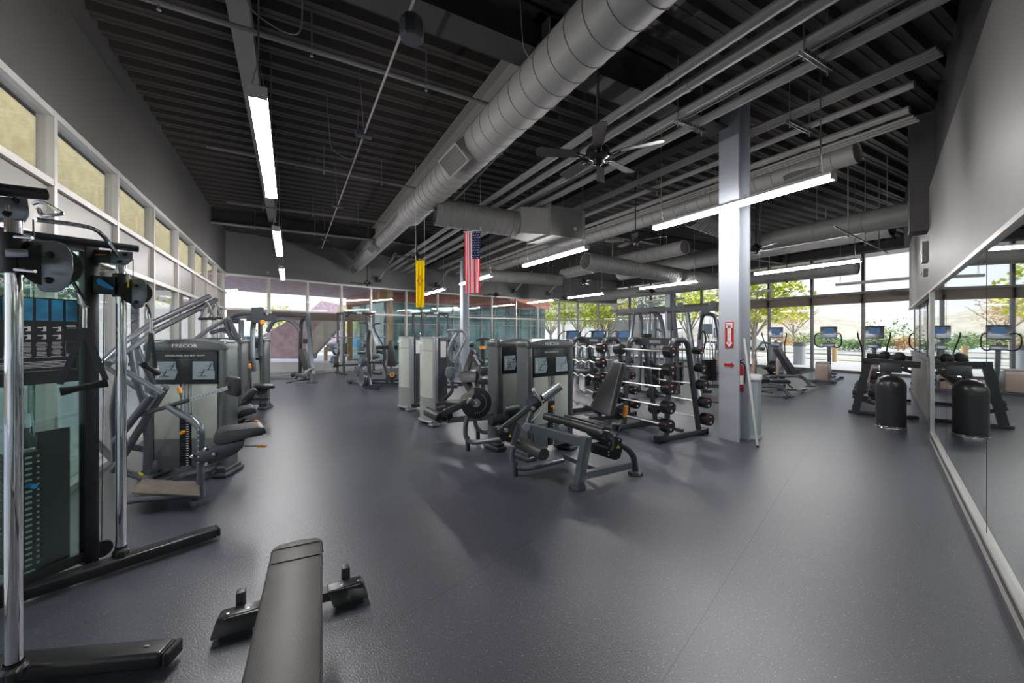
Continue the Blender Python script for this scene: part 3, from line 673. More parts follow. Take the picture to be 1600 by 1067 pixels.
# --- pendant speaker and conduit with boxes
p = (.86, 3.22, 4.05); t = wthing('pendant_speaker', 'dark rounded pendant speaker hanging at the top of the picture', 'speaker', p); p = V(p)
mb = MB(); mb.lathe([(0, -.10), (.085, -.10), (.1, -.08), (.1, .02), (.085, .07), (.05, .10), (0, .105)], p, 8); mb.build('housing', 'dark', t)
MB().cyl(p + V((0, 0, .1)), (p.x, p.y, ZC), .006, 6).build('cable', 'pipe', t)
p1_ = V((.85, -.9, 4.2)); p2_ = V((.85, 13.6, 4.2))
t = wthing('suspended_conduit', 'straight grey conduit slanting down through the view below the pendant speaker', 'conduit', p1_)
MB().tube([p1_, p2_], .012, 8).build('conduit_run', 'pipe', t)
for i, q in enumerate(((.85, 5.55, 4.2), (.85, 8.9, 4.2), (.85, 12.2, 4.2))):
    q = V(q); MB().box(q, (.2, .1, .07)).build('junction_box', 'dark', t, False)
    MB().tube([q, (q.x - .06, q.y, ZC)], .005, 5).build('hanger_wire', 'pipe', t)
# small hooked conduit drops
for i, q in enumerate(((-0.04,3.684,3.978), (0.768,6.439,4.184), (2.337,3.506,4.345))):
    q = V(q); t = wthing('cable_drop', ('thin cable loop dropping from the deck right of the nearest tube light', 'thin cable loop dropping beside the slanting conduit', 'thin rod dropping beside the long duct')[i], 'cable', q)
    MB().tube([(q.x - .3, q.y, ZC), (q.x - .25, q.y, q.z + .1), (q.x, q.y, q.z), (q.x + .12, q.y + .1, q.z + .1), (q.x + .15, q.y + .1, ZC)], .006, 6, bend=.1).build('wire', 'pipe', t)
# --- flags
def flag(name, label, xw, px, y0, y1, parts):
    pass
def cloth(mb, P, ax, w, z0, z1, u0, u1, v0, v1, amp=.03, off=0, nx=10, nz=14, nrm=(0, 0, 0), side=1):
    """part of a hanging cloth: u across 0..1, v down 0..1"""
    ax = V(ax); n = V((-ax.y, ax.x, 0)); g = []
    for j in range(nz + 1):
        row = []
        for i in range(nx + 1):
            u = u0 + (u1 - u0) * i / nx; v = v0 + (v1 - v0) * j / nz
            d = amp * math.sin(u * 17 + v * 2) * (.3 + .7 * v) + off
            row.append(mb.b.verts.new(V(P) + ax * (u - .5) * w * (1 - .06 * v) + n * d + V((0, 0, z1 + (z0 - z1) * v))))
        g.append(row)
    for j in range(nz):
        for i in range(nx): mb.b.faces.new((g[j][i], g[j][i + 1], g[j + 1][i + 1], g[j + 1][i]))
fa = V((3.272,7.563,2.374)); ax = V((.66, -.75, 0)).normalized()
zt = 1.57 + (521 - 362) * 8.2 / 622; zb = 1.57 + (521 - 458) * 8.2 / 622
t = thing('striped_flag', 'red and white striped flag with a starred blue canton hanging vertically', 'flag', (fa.x, fa.y, 0))
mb = MB()
for k in range(0, 13, 2): cloth(mb, (0, 0, 0), ax, .37, zb, zt, k / 13, (k + 1) / 13, 0, 1, nx=2)
mb.build('red_stripes', 'flagred', t)
mb = MB()
for k in range(1, 13, 2): cloth(mb, (0, 0, 0), ax, .37, zb, zt, k / 13, (k + 1) / 13, 0, 1, nx=2)
mb.build('white_stripes', 'white', t)
mb = MB(); cloth(mb, (0, 0, 0), ax, .37, zb, zt, 6 / 13, 1.0, 0, .45, off=-.004); cloth(mb, (0, 0, 0), ax, .37, zb, zt, 6 / 13, 1.0, 0, .45, off=.004); mb.build('canton', 'flagblue', t)
mb = MB(); n = V((-ax.y, ax.x, 0))
for j in range(11):
    for i in range(5 if j % 2 else 6):
        u = 6 / 13 + (7 / 13) * ((i + (.9 if j % 2 else .4)) / 6.0); v = .45 * (j + .5) / 11
        d = .03 * math.sin(u * 17 + v * 2) * (.3 + .7 * v)
        for o_ in (-.007, .007):
            c = ax * (u - .5) * .37 * (1 - .06 * v) + n * (d + o_) + V((0, 0, zt + (zb - zt) * v)); r = .011
            pts5 = []
            for q in range(10):
                a = q * pi / 5; rr = r if q % 2 == 0 else r * .45; pts5.append(c + ax * math.sin(a) * rr + V((0, 0, math.cos(a) * rr)))
            mb.face(pts5)
mb.build('stars', 'white', t, False)
MB().cyl(ax * -.2 + V((0, 0, zt + .01)), ax * .2 + V((0, 0, zt + .01)), .012, 8).build('hanging_rod', 'lampbody', t)
mb = MB(); mb.cyl(ax * -.18 + V((0, 0, zt)), ax * -.18 + V((0, 0, ZC)), .003, 4); mb.cyl(ax * .18 + V((0, 0, zt)), ax * .18 + V((0, 0, ZC)), .003, 4); mb.build('cord', 'lampbody', t)
fa = V((2.334,8.085,2.374)); zt = 1.57 + (521 - 407) * 8.2 / 622; zb = 1.57 + (521 - 480) * 8.2 / 622
t = thing('yellow_flag', 'plain yellow flag with a small red sun symbol hanging vertically', 'flag', (fa.x, fa.y, 0))
ax = V((.874, -.486, 0)); mb = MB(); cloth(mb, (0, 0, 0), ax, .19, zb, zt, 0, 1, 0, 1, amp=.018); mb.build('cloth', 'flagyellow', t)
n = V((-ax.y, ax.x, 0)); mb = MB()
zc = (zt + zb) / 2 + .06
for s in (-1, 1):
    f_ = .022 * s
    mb.tube([ax * .03 * math.cos(a * pi / 6) + V((0, 0, zc + .045 * math.sin(a * pi / 6))) + n * f_ for a in range(12)], .004, 4, close=True)
    for k in (-1, 0, 1):
        mb.tube([ax * .012 * k + V((0, 0, zc + .05)) + n * f_, ax * .012 * k + V((0, 0, zc + .11)) + n * f_], .003, 4)
        mb.tube([ax * .012 * k + V((0, 0, zc - .05)) + n * f_, ax * .012 * k + V((0, 0, zc - .11)) + n * f_], .003, 4)
        for q in (-1, 1): mb.tube([ax * .035 * q + V((0, 0, zc + .014 * k)) + n * f_, ax * .07 * q + V((0, 0, zc + .014 * k)) + n * f_], .003, 4)
mb.build('sun_symbol', 'red', t)
mb = MB(); mb.cyl(ax * -.09 + V((0, 0, zt)), ax * -.09 + V((0, 0, ZC)), .003, 4); mb.cyl(ax * .09 + V((0, 0, zt)), ax * .09 + V((0, 0, ZC)), .003, 4); mb.build('cord', 'lampbody', t)
# smoke detector on the far left wall
t = wthing('wall_light_fitting', 'small round fitting on the grey wall above the far left windows', 'fitting', (-0.76,17.1,3.8))
MB().lathe([(0, .10), (.05, .09), (.07, .03), (.07, 0)], (-0.75,17,3.78), 14, axis=(.33, -.94, 0)).build('housing', 'beam', t)

# ================================================================ MACHINE HELPERS
def xf(mb, M): bmesh.ops.transform(mb.b, matrix=M, verts=mb.b.verts); return mb
def tower(par, x, y, rz, w=.84, d=.24, h=1.51, title=None, name='PRECOR', pin=.62, placards=True):
    """weight tower: rounded posts, arched cap, frosted panels, weight stack behind a slot; its face looks to local -y"""
    M = Matrix.Translation((x, y, 0)) @ Matrix.Rotation(rz, 4, 'Z')
    hw = w / 2
    mb = MB()
    for s in (-1, 1): mb.box((s * (hw - .05), 0, h / 2 + .02), (.10, d, h - .08), bev=.04)
    n = 10; top = [(-hw + .0 + w * k / n, h - .06 + .05 * math.sin(pi * k / n)) for k in range(n + 1)]
    poly = [(-hw, h - .13)] + top + [(hw, h - .13)]
    mb.prism([(px, -d / 2, pz) for px, pz in poly], (0, 1, 0), d, bev=.012)
    fr = xf(mb, M).build('tower_frame', 'tframe', par)
    for s in (-1, 1):
        mb = MB(); mb.box((s * (hw - .05), 0, .03), (.16, d + .10, .05), bev=.015); mb.box((s * (hw - .05), 0, .07), (.12, d + .04, .05), bev=.01)
        xf(mb, M).build('foot', 'dark', par)
    iw = hw - .10; yf = -d / 2 + .02
    mb = MB(); mb.box((0, yf + .005, h - .31), (iw * 2, .03, .36), bev=.004)
    np_ = xf(mb, M).build('name_panel', 'info', par)
    for s in (-1, 1):
        mb = MB(); a, b = (.06, iw - .005) if s > 0 else (-iw + .005, -.06)
        mb.box(((a + b) / 2, yf + .005, (h - .49 + .42) / 2), (b - a, .02, h - .49 - .42), bev=.004)
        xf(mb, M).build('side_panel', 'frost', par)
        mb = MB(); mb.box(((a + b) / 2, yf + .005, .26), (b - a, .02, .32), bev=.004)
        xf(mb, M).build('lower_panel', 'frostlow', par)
        if placards:
            mb = MB(); cx = (a + b) / 2; ww = (b - a) * .86
            mb.prism([(cx - ww / 2, yf - .014, h - .44), (cx + ww / 2 - .03 * (s < 0), yf - .014, h - .44), (cx + ww / 2, yf - .014, h - .36), (cx + ww / 2 - .02, yf - .014, h - .30), (cx + ww / 2 - .02, yf - .014, h - .245), (cx - ww / 2, yf - .014, h - .245)], (0, 1, 0), .004)
            pl = xf(mb, M).build('placard', 'placard', np_, False)
            mb = MB()
            for j in range(2):      # seated exercise figures in thin lines
                ox, oz = cx + (j - .1) * ww * .34, h - .40 + j * .07
                mb.tube([(ox - .02, yf - .016, oz), (ox, yf - .016, oz + .03), (ox + .01, yf - .016, oz + .055)], .004, 4); mb.tube([(ox, yf - .016, oz + .04), (ox - .035, yf - .016, oz + .035)], .003, 4)
                mb.lathe([(0, 0), (.007, 0)], (ox + .012, yf - .0165, oz + .065), 8, axis=(0, -1, 0)); mb.tube([(ox - .05, yf - .016, oz - .005), (ox + .04, yf - .016, oz - .005)], .002, 4)
            xf(mb, M).build('diagram', 'info', pl, False)
            if s < 0:
                mb = MB(); ox = cx - ww * .36; mb.box((ox, yf - .0165, h - .34), (.022, .002, .06)); mb.box((ox, yf - .0165, h - .395), (.016, .002, .05)); mb.lathe([(0, 0), (.01, 0)], (ox, yf - .017, h - .295), 8, axis=(0, -1, 0)); mb.tube([(ox - .022, yf - .0165, h - .36), (ox, yf - .0165, h - .32), (ox + .022, yf - .0165, h - .36)], .004, 4)
                xf(mb, M).build('muscle_figure', 'white', pl, False)
    mb = MB(); mb.box((0, d / 2 - .03, (h - .1) / 2 + .05), (iw * 2, .02, h - .2)); xf(mb, M).build('back_panel', 'frostlow', par, False)
    mb = MB(); mb.box((0, yf + .012, .45 + (h - .62) / 2), (.10, .012, h - .50)); xf(mb, M).build('slot_backing', 'frost', par, False)
    mb = MB()
    for k in range(22): mb.box((0, yf - .002, .14 + k * .026), (.105, .03, .021))
    ws = xf(mb, M).build('weight_stack', 'black', par, False)
    mb = MB()
    for k in range(20): mb.box((.028, yf - .0185, .14 + k * .026), (.022, .003, .008))
    xf(mb, M).build('weight_numbers', 'white', ws, False)
    mb = MB(); mb.cyl((-.01, yf - .01, pin - .1), (-.01, yf - .06, pin - .1), .018, 10); xf(mb, M).build('selector_pin', 'orange', ws)
    for s in (-1, 1): xf(MB().cyl((s * .02, yf + .0, .70), (s * .02, yf + .0, h - .48), .008, 8), M).build('guide_rod', 'chrome', par)
    if name:
        R = Matrix.Rotation(rz, 3, 'Z') @ RX
        text_mesh('lettering', name, .052, 'white', fr, M @ V((0, -d / 2 - .002, h - .075)), R, xs=1.35)
        if title: text_mesh('lettering', title, .026, 'white', np_, M @ V((0, yf - .013, h - .18)), R, xs=1.35)
    return fr

# ================================================================ FOREGROUND BENCH
t = wthing('flat_bench', 'long grey brown padded flat bench in the foreground', 'bench', (.0, 1.9, 0))
d = V((-.066, -1.06, 0)).normalized(); sx = V((-d.y, d.x, 0)) * -1
sx = V((1, -.062, 0)).normalized(); hd = V((.037, 2.45, .45))
def bp(u, v, z): return hd + d * u + sx * v + V((0, 0, z))
mb = MB(); mb.prism([bp(0.012, -.09, -.06), bp(0, 0, -.06), bp(.012, .09, -.06), bp(.05, .118, -.06), bp(1.5, .118, -.06), bp(1.5, -.118, -.06), bp(.05, -.118, -.06)], (0, 0, 1), .065, bev=.012)
pad = mb.build('pad', 'vinyl2', t)
mb = MB()
for u in (.075, .215): mb.tube([bp(u, -.121, -.055), bp(u, -.117, .0), bp(u, -.1, .0065), bp(u, .1, .0065), bp(u, .117, .0), bp(u, .121, -.055)], .0028, 5)
for s in (-1, 1): mb.tube([bp(.06, .114 * s, .002), bp(1.49, .114 * s, .002)], .003, 5)
mb.build('seam', 'vinyl', pad)
mb = MB(); mb.beam(bp(.1, 0, -.10), bp(1.5, 0, -.10), .07, .06); mb.beam(bp(.0, 0, -.34), bp(.16, 0, -.10), .06, .06); mb.beam((-.30, 2.53, .085), (.36, 2.49, .085), .07, .05); mb.build('bench_frame', 'dark', t)
for s, x in ((-1, -.245), (1, .30)):
    mb = MB(); y0 = 2.53 - (x + .245) * .06
    mb.prism([(x - .11, y0 - .07, .035), (x - .085, y0 - .03, .115), (x - .07, y0 + .05, .115), (x - .10, y0 + .075, .035)] if s < 0 else [(x + .10, y0 - .07, .035), (x + .07, y0 - .03, .115), (x + .07, y0 + .05, .115), (x + .10, y0 + .075, .035)], (-s, 0, 0), .19, bev=.01)
    sh = mb.build('foot_cover', 'satin', t)
    mb = MB()
    for q in (-.04, .05): mb.lathe([(0, .004), (.008, .003), (.008, 0)], (x + q, y0 - .01, .116), 8)
    mb.build('bolt', 'nickel', sh)
    MB().box((x - s * .01, y0 + .085, .085), (.045, .05, .17), bev=.006).build('foot_tab', 'dark', t)
    MB().box((x, y0, .015), (.14, .10, .03)).build('rubber_pad', 'rubber', t)

# ================================================================ CABLE TRAINER AT THE LEFT EDGE
t = wthing('cable_trainer', 'twin column cable trainer with chrome posts and a black instruction poster, at the left edge', 'gym machine', (-1.2, 3.2, 0))
PN = V((-1.047, 2.556, 0)); PF = V((-.99, 3.6, 0))
for P_, zt in ((PN, 2.12), (PF, 2.10)):
    MB().cyl(P_ + V((0, 0, .1)), P_ + V((0, 0, zt)), .0275, 20).build('chrome_post', 'chrome', t)
# floor arms
mb = MB(); mb.beam((-1.62, 3.31, .06), (-.50, 3.765, .06), .10, .07, bev=.012); fa_ = mb.build('floor_arm', 'satin', t)
MB().beam((-.50, 3.765, .06), (-.48, 3.773, .06), .10, .065, bev=.02).build('end_cap', 'rubber', fa_)
mb = MB(); mb.beam((-1.55, 2.86, .06), (-.50, 2.435, .06), .115, .075, bev=.02); fa_ = mb.build('floor_arm', 'satin', t)
MB().beam((-.50, 2.435, .06), (-.475, 2.425, .06), .115, .07, bev=.02).build('end_cap', 'rubber', fa_)
MB().beam((-.60, 2.475, .098), (-.58, 2.467, .098), .012, .01).build('bolt', 'nickel', fa_)
for P_ in (PN, PF):
    mb = MB(); mb.lathe([(.045, .095), (.045, .12), (.032, .135), (.032, .15)], P_, 16); mb.box(P_ + V((.02, -.045, .115)), (.035, .05, .05), bev=.008); mb.box(P_ + V((-.02, .045, .115)), (.035, .05, .05), bev=.008); mb.build('post_clamp', 'satin', t)
# wing frame and glass
D1 = V((-1.16, 3.65, 0)); e = V((-.7071, -.7071, 0)); nn = V((.7071, -.7071, 0)); ez = math.atan2(-.7071, -.7071)
def wp(s_, z, o=0): return D1 + e * s_ + nn * o + V((0, 0, z))
MB().box(wp(-.0, 1.11), (.075, .07, 2.1), ez, bev=.008).build('upright', 'satin', t)
mb = MB(); mb.box(wp(.42, 1.15), (.80, .008, 2.0), ez); gl = mb.build('glass_shroud', 'tglass', t, False)
MB().box(wp(.42, .12, .01), (.86, .03, .06), ez).build('shroud_rail', 'satin', t, False); MB().box(wp(.42, 2.13, 0), (.86, .06, .06), ez).build('shroud_rail', 'satin', t, False)
text_mesh('lettering', 'GLIDE', .036, 'white', gl, wp(.09, 1.835, .012), Matrix.Rotation(ez + pi, 3, 'Z') @ RX, xs=1.2)
text_mesh('lettering', 'PRECOR', .07, 'white', gl, wp(.30, 1.86, .012), Matrix.Rotation(ez + pi, 3, 'Z') @ RX, xs=1.3)
# poster
mb = MB(); mb.box(wp(.43, 1.525, .016), (.74, .006, .52), ez); po = mb.build('poster', 'poster', t, False)
mb = MB()
for k in range(9):
    s0 = .098 + k * .066; mb.box(wp(s0, 1.712, .021), (.053, .003, .13), ez)
mb.build('blue_picture', 'posterblue', po, False)
mb = MB()
rnd = random.Random(4)
for k in range(9):
    s0 = .098 + k * .066
    if k > 0:
        for j in range(2):
            zz = 1.60 - j * .048
            mb.box(wp(s0 - .012, zz, .0215), (.012, .002, .024), ez); mb.box(wp(s0 + .006, zz + .006, .0215), (.026, .002, .005), ez); mb.box(wp(s0 - .008, zz - .014, .0215), (.02, .002, .004), ez)
    for j in range(11):
        if k == 0 and j < 9: continue
        mb.box(wp(s0 + rnd.uniform(0, .004), 1.515 - j * .0085, .0215), (.05 - rnd.uniform(0, .02), .002, .0028), ez)
for j in range(5): mb.box(wp(.43, 1.40 - j * .0085, .0215), (.66 - rnd.uniform(0, .05), .002, .0028), ez)
for j in range(3): mb.box(wp(.098, 1.62 - j * .008, .0215), (.045, .002, .0028), ez)
mb.build('small_print', 'white', po, False)
mb = MB()
for j in range(2): mb.tube([wp(a, z, .0215) for a, z in (((.07, 1.52), (.125, 1.52), (.125, 1.445), (.07, 1.445)) if j == 0 else ((.07, 1.425), (.78, 1.425), (.78, 1.345), (.07, 1.345)))], .0012, 4, close=True)
mb.build('print_border', 'placard', po, False)
# weight stacks behind the glass
for q, (s0) in enumerate((.30,)):
    cx = wp(.26, 0, -.10)
    mb = MB()
    for k in range(21): mb.box(cx + V((0, 0, .16 + k * .034)), (.13, .12, .029), ez)
    ws = mb.build('weight_stack', 'black', t, False)
    mb = MB()
    for k in range(20): mb.box(cx + nn * .0615 + V((0, 0, .18 + k * .034)), (.028, .003, .012), ez); mb.box(cx + nn * .0615 - e * .04 + V((0, 0, .18 + k * .034)), (.012, .003, .012), ez)
    mb.build('weight_numbers', 'white', ws, False)
    mb = MB(); mb.cyl(cx + nn * .06 + V((0, 0, .66)), cx + nn * .12 + V((0, 0, .66)), .014, 10); mb.build('selector_pin', 'blue', ws)
    mb = MB(); mb.lathe([(.055, .88), (.055, .93), (.03, .97), (.03, 1.0), (0, 1.0)], cx, 12); mb.build('stack_cap', 'dark', ws)
    for s in (-1, 1): MB().cyl(cx + e * .045 * s + V((0, 0, .9)), cx + e * .045 * s + V((0, 0, 2.1)), .010, 10).build('guide_rod', 'chrome', t)
MB().box(wp(.125, .50, -.10), (.15, .02, .92), ez).build('stack_guard', 'black', t, False)
MB().cyl(wp(-.045, .2, -.03) + V((0, .02, 0)), wp(-.045, 2.0, -.03) + V((0, .02, 0)), .004, 6).build('cable', 'black', t)
# holed adjustment rail
hr = V((-1.171,3.764,0.787)); mb = MB(); mb.box((hr.x, hr.y, 1.19), (.034, .02, 1.86), -.5); r_ = mb.build('adjustment_rail', 'nickel', t, False)
mb = MB()
for k in range(30): p = V((hr.x, hr.y, .34 + k * .06)) + Matrix.Rotation(-.5, 3, 'Z') @ V((0, -.0105, 0)); mb.lathe([(0, .001), (.008, .001), (.008, 0)], p, 8, axis=Matrix.Rotation(-.5, 3, 'Z') @ V((0, -1, 0)))
mb.build('rail_holes', 'black', r_, False)
mb = MB(); q = V((-1.127,3.74,0.079)); mb.lathe([(0, -.012), (.055, -.012), (.06, 0), (.055, .012), (0, .012)], (q.x, q.y, .10), 16, axis=(.5, -.86, 0)); mb.build('pulley_wheel', 'black', t)
MB().cyl((q.x + .0, q.y, .15), V((-1.112,3.731,1.859)), .003, 5).build('cable', 'dark', t)
# near head and bars
mb = MB(); mb.tube([(-1.184,2.433,2.156), (-0.977,2.626,2.205)], .026, 14); mb.build('head_tube', 'satin', t)
NT = (-.35, .937, 0)       # face direction of the cable trainer heads
def plate(name, pts, th, m, par=t, bev=.006, n=NT): return MB().prism(pts, n, th, bev=bev).build(name, m, par)
h1 = plate('head_plate', [(-1.156,2.588,2.163), (-0.979,2.49,2.149), (-0.974,2.487,2.092), (-0.993,2.498,2.059), (-1.156,2.588,2.062)], .10, 'steel')
for q in ((-1.024,2.509,2.137), (-1.057,2.528,2.08)): MB().lathe([(0, .012), (.011, .01), (.014, 0)], q, 10, axis=(.35, -.937, 0)).build('bolt', 'satin', h1)
MB().tube([(-1.073,2.771,2.19), (-1.041,2.753,2.202), (-0.945,2.7,2.141), (-1.036,2.75,2.129), (-1.052,2.759,2.166)], .0085, 8, bend=.02).build('pull_up_grip', 'chrome', t)
MB().tube([(-1.065,2.767,2.114), (-0.97,2.943,2.141), (-0.939,3.04,2.147), (-0.934,3.151,2.121), (-0.96,3.452,2.062)], .011, 10, bend=.05).build('pull_up_bar', 'chrome', t)
# far head
MB().tube([(-1.527,3.367,2.154), (-0.919,3.658,2.154)], .024, 12).build('head_tube', 'satin', t)
h2 = plate('head_box', [(-1.137,3.631,2.126), (-1.034,3.574,2.118), (-1.034,3.574,2.033), (-1.137,3.631,2.042)], .06, 'black')
text_mesh('lettering', 'STRENGTH', .012, 'orange', h2, (-1.081,3.577,2.084), facing(-.507), xs=1.2)
h3 = plate('head_plate', [(-1.034,3.574,2.113), (-0.905,3.502,2.109), (-0.905,3.502,2.054), (-0.935,3.518,2.025), (-1.034,3.574,2.029)], .10, 'steel')
for q in ((-0.951,3.522,2.091), (-0.981,3.538,2.041)): MB().lathe([(0, .012), (.011, .01), (.014, 0)], q, 10, axis=(.35, -.937, 0)).build('bolt', 'satin', h3)
# near carriage
mb = MB(); mb.cyl(PN + V((0, 0, 1.57 - (427 - 521) * 1.725 / 622)), PN + V((0, 0, 1.57 - (366 - 521) * 1.725 / 622)), .048, 20); ca = mb.build('carriage', 'satin', t)
plate('carriage_bracket', [(-1.04,2.478,1.925), (-0.954,2.43,1.922), (-0.954,2.43,1.888), (-1.04,2.478,1.888)], .04, 'steel', ca)
for y in (371, 423):
    a, b = {371: ((-1.003,2.457,1.973), (-0.94,2.422,1.968)), 423: ((-1.003,2.457,1.837), (-0.93,2.417,1.829))}[y]; MB().cyl(a, b, .007, 8).build('hinge_pin', 'chrome', ca)
hp = plate('pulley_housing', [(-1.017,2.557,1.976), (-0.895,2.489,1.976), (-0.855,2.467,1.956), (-0.831,2.454,1.914), (-0.829,2.452,1.839), (-0.846,2.462,1.78), (-0.885,2.483,1.752), (-0.948,2.519,1.755), (-0.97,2.531,1.78), (-0.973,2.532,1.836), (-0.997,2.546,1.853), (-1.017,2.557,1.858)], .045, 'steel')
for q in ((-0.916,2.495,1.913), (-0.921,2.498,1.802)): MB().lathe([(0, .012), (.009, .01), (.015, 0)], q, 10, axis=(.35, -.937, 0)).build('bolt', 'satin', hp)
mb = MB(); mb.lathe([(0, -.012), (.095, -.012), (.09, 0), (.095, .012), (0, .012)], V((-0.937,2.541,1.882)) + V((.01, 0, -.012)), 24, axis=NT); mb.build('pulley_wheel', 'black', hp)
MB().cyl((-0.971,2.509,2.062), (-0.969,2.507,1.96), .003, 5).build('cable', 'black', t)
# far carriage
mb = MB(); z0_, z1_ = 1.57 + (521 - 464) * 2.66 / 622, 1.57 + (521 - 428) * 2.66 / 622; mb.cyl(PF + V((0, 0, z0_)), PF + V((0, 0, z1_)), .044, 20); ca2 = mb.build('carriage', 'satin', t)
bx = plate('carriage_box', [(-1.128,3.603,1.95), (-1.001,3.532,1.942), (-1.001,3.532,1.825), (-1.128,3.603,1.833)], .05, 'black', ca2)
mb = MB(); mb.prism([(-1.098,3.563,1.918), (-1.08,3.553,1.931), (-1,3.509,1.869), (-1.004,3.511,1.852), (-1.029,3.525,1.856), (-1.091,3.559,1.889)], NT, .02, bev=.004); mb.build('release_lever', 'blue', ca2)
plate('warning_sticker', [(-0.931,3.493,1.921), (-0.92,3.487,1.921), (-0.92,3.487,1.871), (-0.931,3.493,1.871)], .01, 'yellow', ca2, bev=0)
hp2 = plate('pulley_housing', [(-0.927,3.514,1.928), (-0.857,3.475,1.932), (-0.828,3.459,1.907), (-0.824,3.457,1.802), (-0.846,3.469,1.743), (-0.891,3.494,1.73), (-0.913,3.506,1.755), (-0.916,3.508,1.802), (-0.931,3.516,1.819)], .045, 'steel')
for q in ((-0.885,3.485,1.885), (-0.885,3.485,1.776)): MB().lathe([(0, .01), (.009, .008), (.012, 0)], q, 10, axis=(.35, -.937, 0)).build('bolt', 'satin', hp2)
mb = MB(); mb.lathe([(0, -.012), (.08, -.012), (.075, 0), (.08, .012), (0, .012)], V((-0.895,3.525,1.842)), 24, axis=NT); mb.build('pulley_wheel', 'black', hp2)
MB().cyl((-0.912,3.529,2.062), (-0.912,3.529,1.927), .003, 5).build('cable', 'black', t)
# hanging handles
def strap_handle(label, D, ring, apex, le, re, g0, g1, car):
    h = wthing('strap_handle', label, 'handle', apex, 'strap handles of the cable trainer')
    MB().tube(car, .007, 8).build('carabiner', 'chrome', h)
    MB().cyl(ring, apex, .008, 8).build('ring', 'nickel', h)
    mb = MB(); mb.beam(apex, le, .022, .004, up=NT); mb.beam(apex, re, .022, .004, up=NT); mb.build('strap', 'steel', h)
    a = V(g0); b = V(g1); dd = (b - a); mb = MB(); L = dd.length
    mb.lathe([(0, 0), (.020, 0), (.019, .02), (.0145, L * .3), (.0145, L * .7), (.019, L - .02), (.02, L), (0, L)], a, 14, axis=dd); mb.build('grip', 'rubber', h)
strap_handle('large strap handle hanging from the near cable pulley, in front of the poster', 1.8, (-0.812,2.511,1.683), (-0.814,2.513,1.596), (-0.91,2.566,1.341), (-0.777,2.629,1.345), (-0.91,2.566,1.307), (-0.771,2.626,1.332), [(-0.862,2.54,1.81), (-0.842,2.528,1.77), (-0.827,2.52,1.741), (-0.804,2.507,1.694), (-0.817,2.514,1.677), (-0.834,2.524,1.718), (-0.844,2.53,1.761)])
strap_handle('smaller strap handle hanging from the far cable pulley', 2.65, (-0.811,3.484,1.659), (-0.811,3.484,1.574), (-0.818,3.43,1.382), (-0.815,3.6,1.331), (-0.836,3.441,1.365), (-0.803,3.594,1.296), [(-0.841,3.501,1.762), (-0.823,3.49,1.728), (-0.815,3.486,1.668), (-0.83,3.494,1.668), (-0.834,3.496,1.719)])

NL = (-.13, .991, 0)       # seat width direction of the machines along the left windows
ND = (.486, .874, 0)
# ================================================================ SEATED ROW MACHINE
t = wthing('seated_row_machine', 'large seated row machine with a frosted weight tower, chest pad and long overhead arms', 'gym machine', (-.9, 5.2, 0))
tower(t, -.955, 5.62, -.437, w=.86, title='DIVERGING SEATED ROW', pin=.60)
mb = MB(); mb.tube([(-0.728,4.639,0.006), (-0.728,4.639,0.696), (-0.805,4.705,0.769), (-0.911,4.798,0.816), (-1.019,4.916,0.88)], .032, 12, bend=.05); up_ = mb.build('upright', 'steel', t)
mb = MB(); mb.lathe([(0, .05), (.07, .045), (.08, .02), (.08, 0), (0, 0)], (-0.73,4.62,0), 16); mb.build('foot', 'dark', up_)
mb = MB()
for k in range(8): mb.lathe([(0, .002), (.007, .002), (.007, 0)], V((-0.74,4.6,0.576)) + V((0, 0, .16 - k * .05)), 8, axis=(-.486, -.874, 0))
mb.build('hole_pattern', 'nickel', up_, False)
MB().tube([(-1.309,5.191,0.767), (-1.019,4.916,0.874), (-0.827,4.751,0.949)], .021, 10).build('chest_arm', 'dark', t)
cb = MB().beam((-0.837,4.757,0.946), (-0.501,4.49,1.07), .018, .034).build('chest_pad_bar', 'nickel', t)
mb = MB()
for k in range(12): mb.lathe([(0, .001), (.005, .001), (.005, 0)], V((-0.818,4.729,0.952)).lerp(V((-0.525,4.486,1.06)), k / 11), 6, axis=(-.486, -.874, 0))
mb.build('bar_hole', 'black', cb, False)
mb = MB(); mb.prism([(-0.49,4.392,1.171), (-0.425,4.356,1.171), (-0.425,4.356,0.991), (-0.49,4.392,0.991)], NL, .26, bev=.025); bmesh.ops.rotate(mb.b, verts=mb.b.verts, cent=V((-0.477,4.534,1.066)), matrix=Matrix.Rotation(.25, 3, 'Z')); mb.build('chest_pad', 'vinyl', t)
MB().cyl((-0.895,4.789,0.961), (-0.911,4.798,1.021), .009, 8).build('knob_stem', 'dark', t)
MB().cyl((-0.908,4.797,1.009), (-0.919,4.803,1.061), .018, 10).build('knob', 'orange', t)
# seat and its carrier
mb = MB(); mb.prism([(-0.615,4.485,0.575), (-0.569,4.459,0.662), (-0.518,4.431,0.68), (-0.244,4.278,0.72), (-0.203,4.256,0.714), (-0.183,4.244,0.668), (-0.223,4.267,0.645), (-0.529,4.437,0.569), (-0.6,4.476,0.563)], NL, .30, bev=.012); mb.build('seat', 'vinyl', t)
sc = plate('seat_carrier', [(-0.781,4.623,0.452), (-0.761,4.612,0.476), (-0.596,4.52,0.534), (-0.365,4.391,0.593), (-0.38,4.4,0.523), (-0.442,4.434,0.458), (-0.576,4.509,0.393), (-0.678,4.566,0.358), (-0.771,4.617,0.399)], .05, 'dark', t, n=NL)
for q in ((-0.789,4.616,0.443), (-0.682,4.556,0.508), (-0.61,4.516,0.467), (-0.671,4.55,0.373)): MB().lathe([(0, .012), (.014, .01), (.017, 0)], q, 10, axis=(-.486, -.874, 0)).build('bolt', 'nickel', sc)
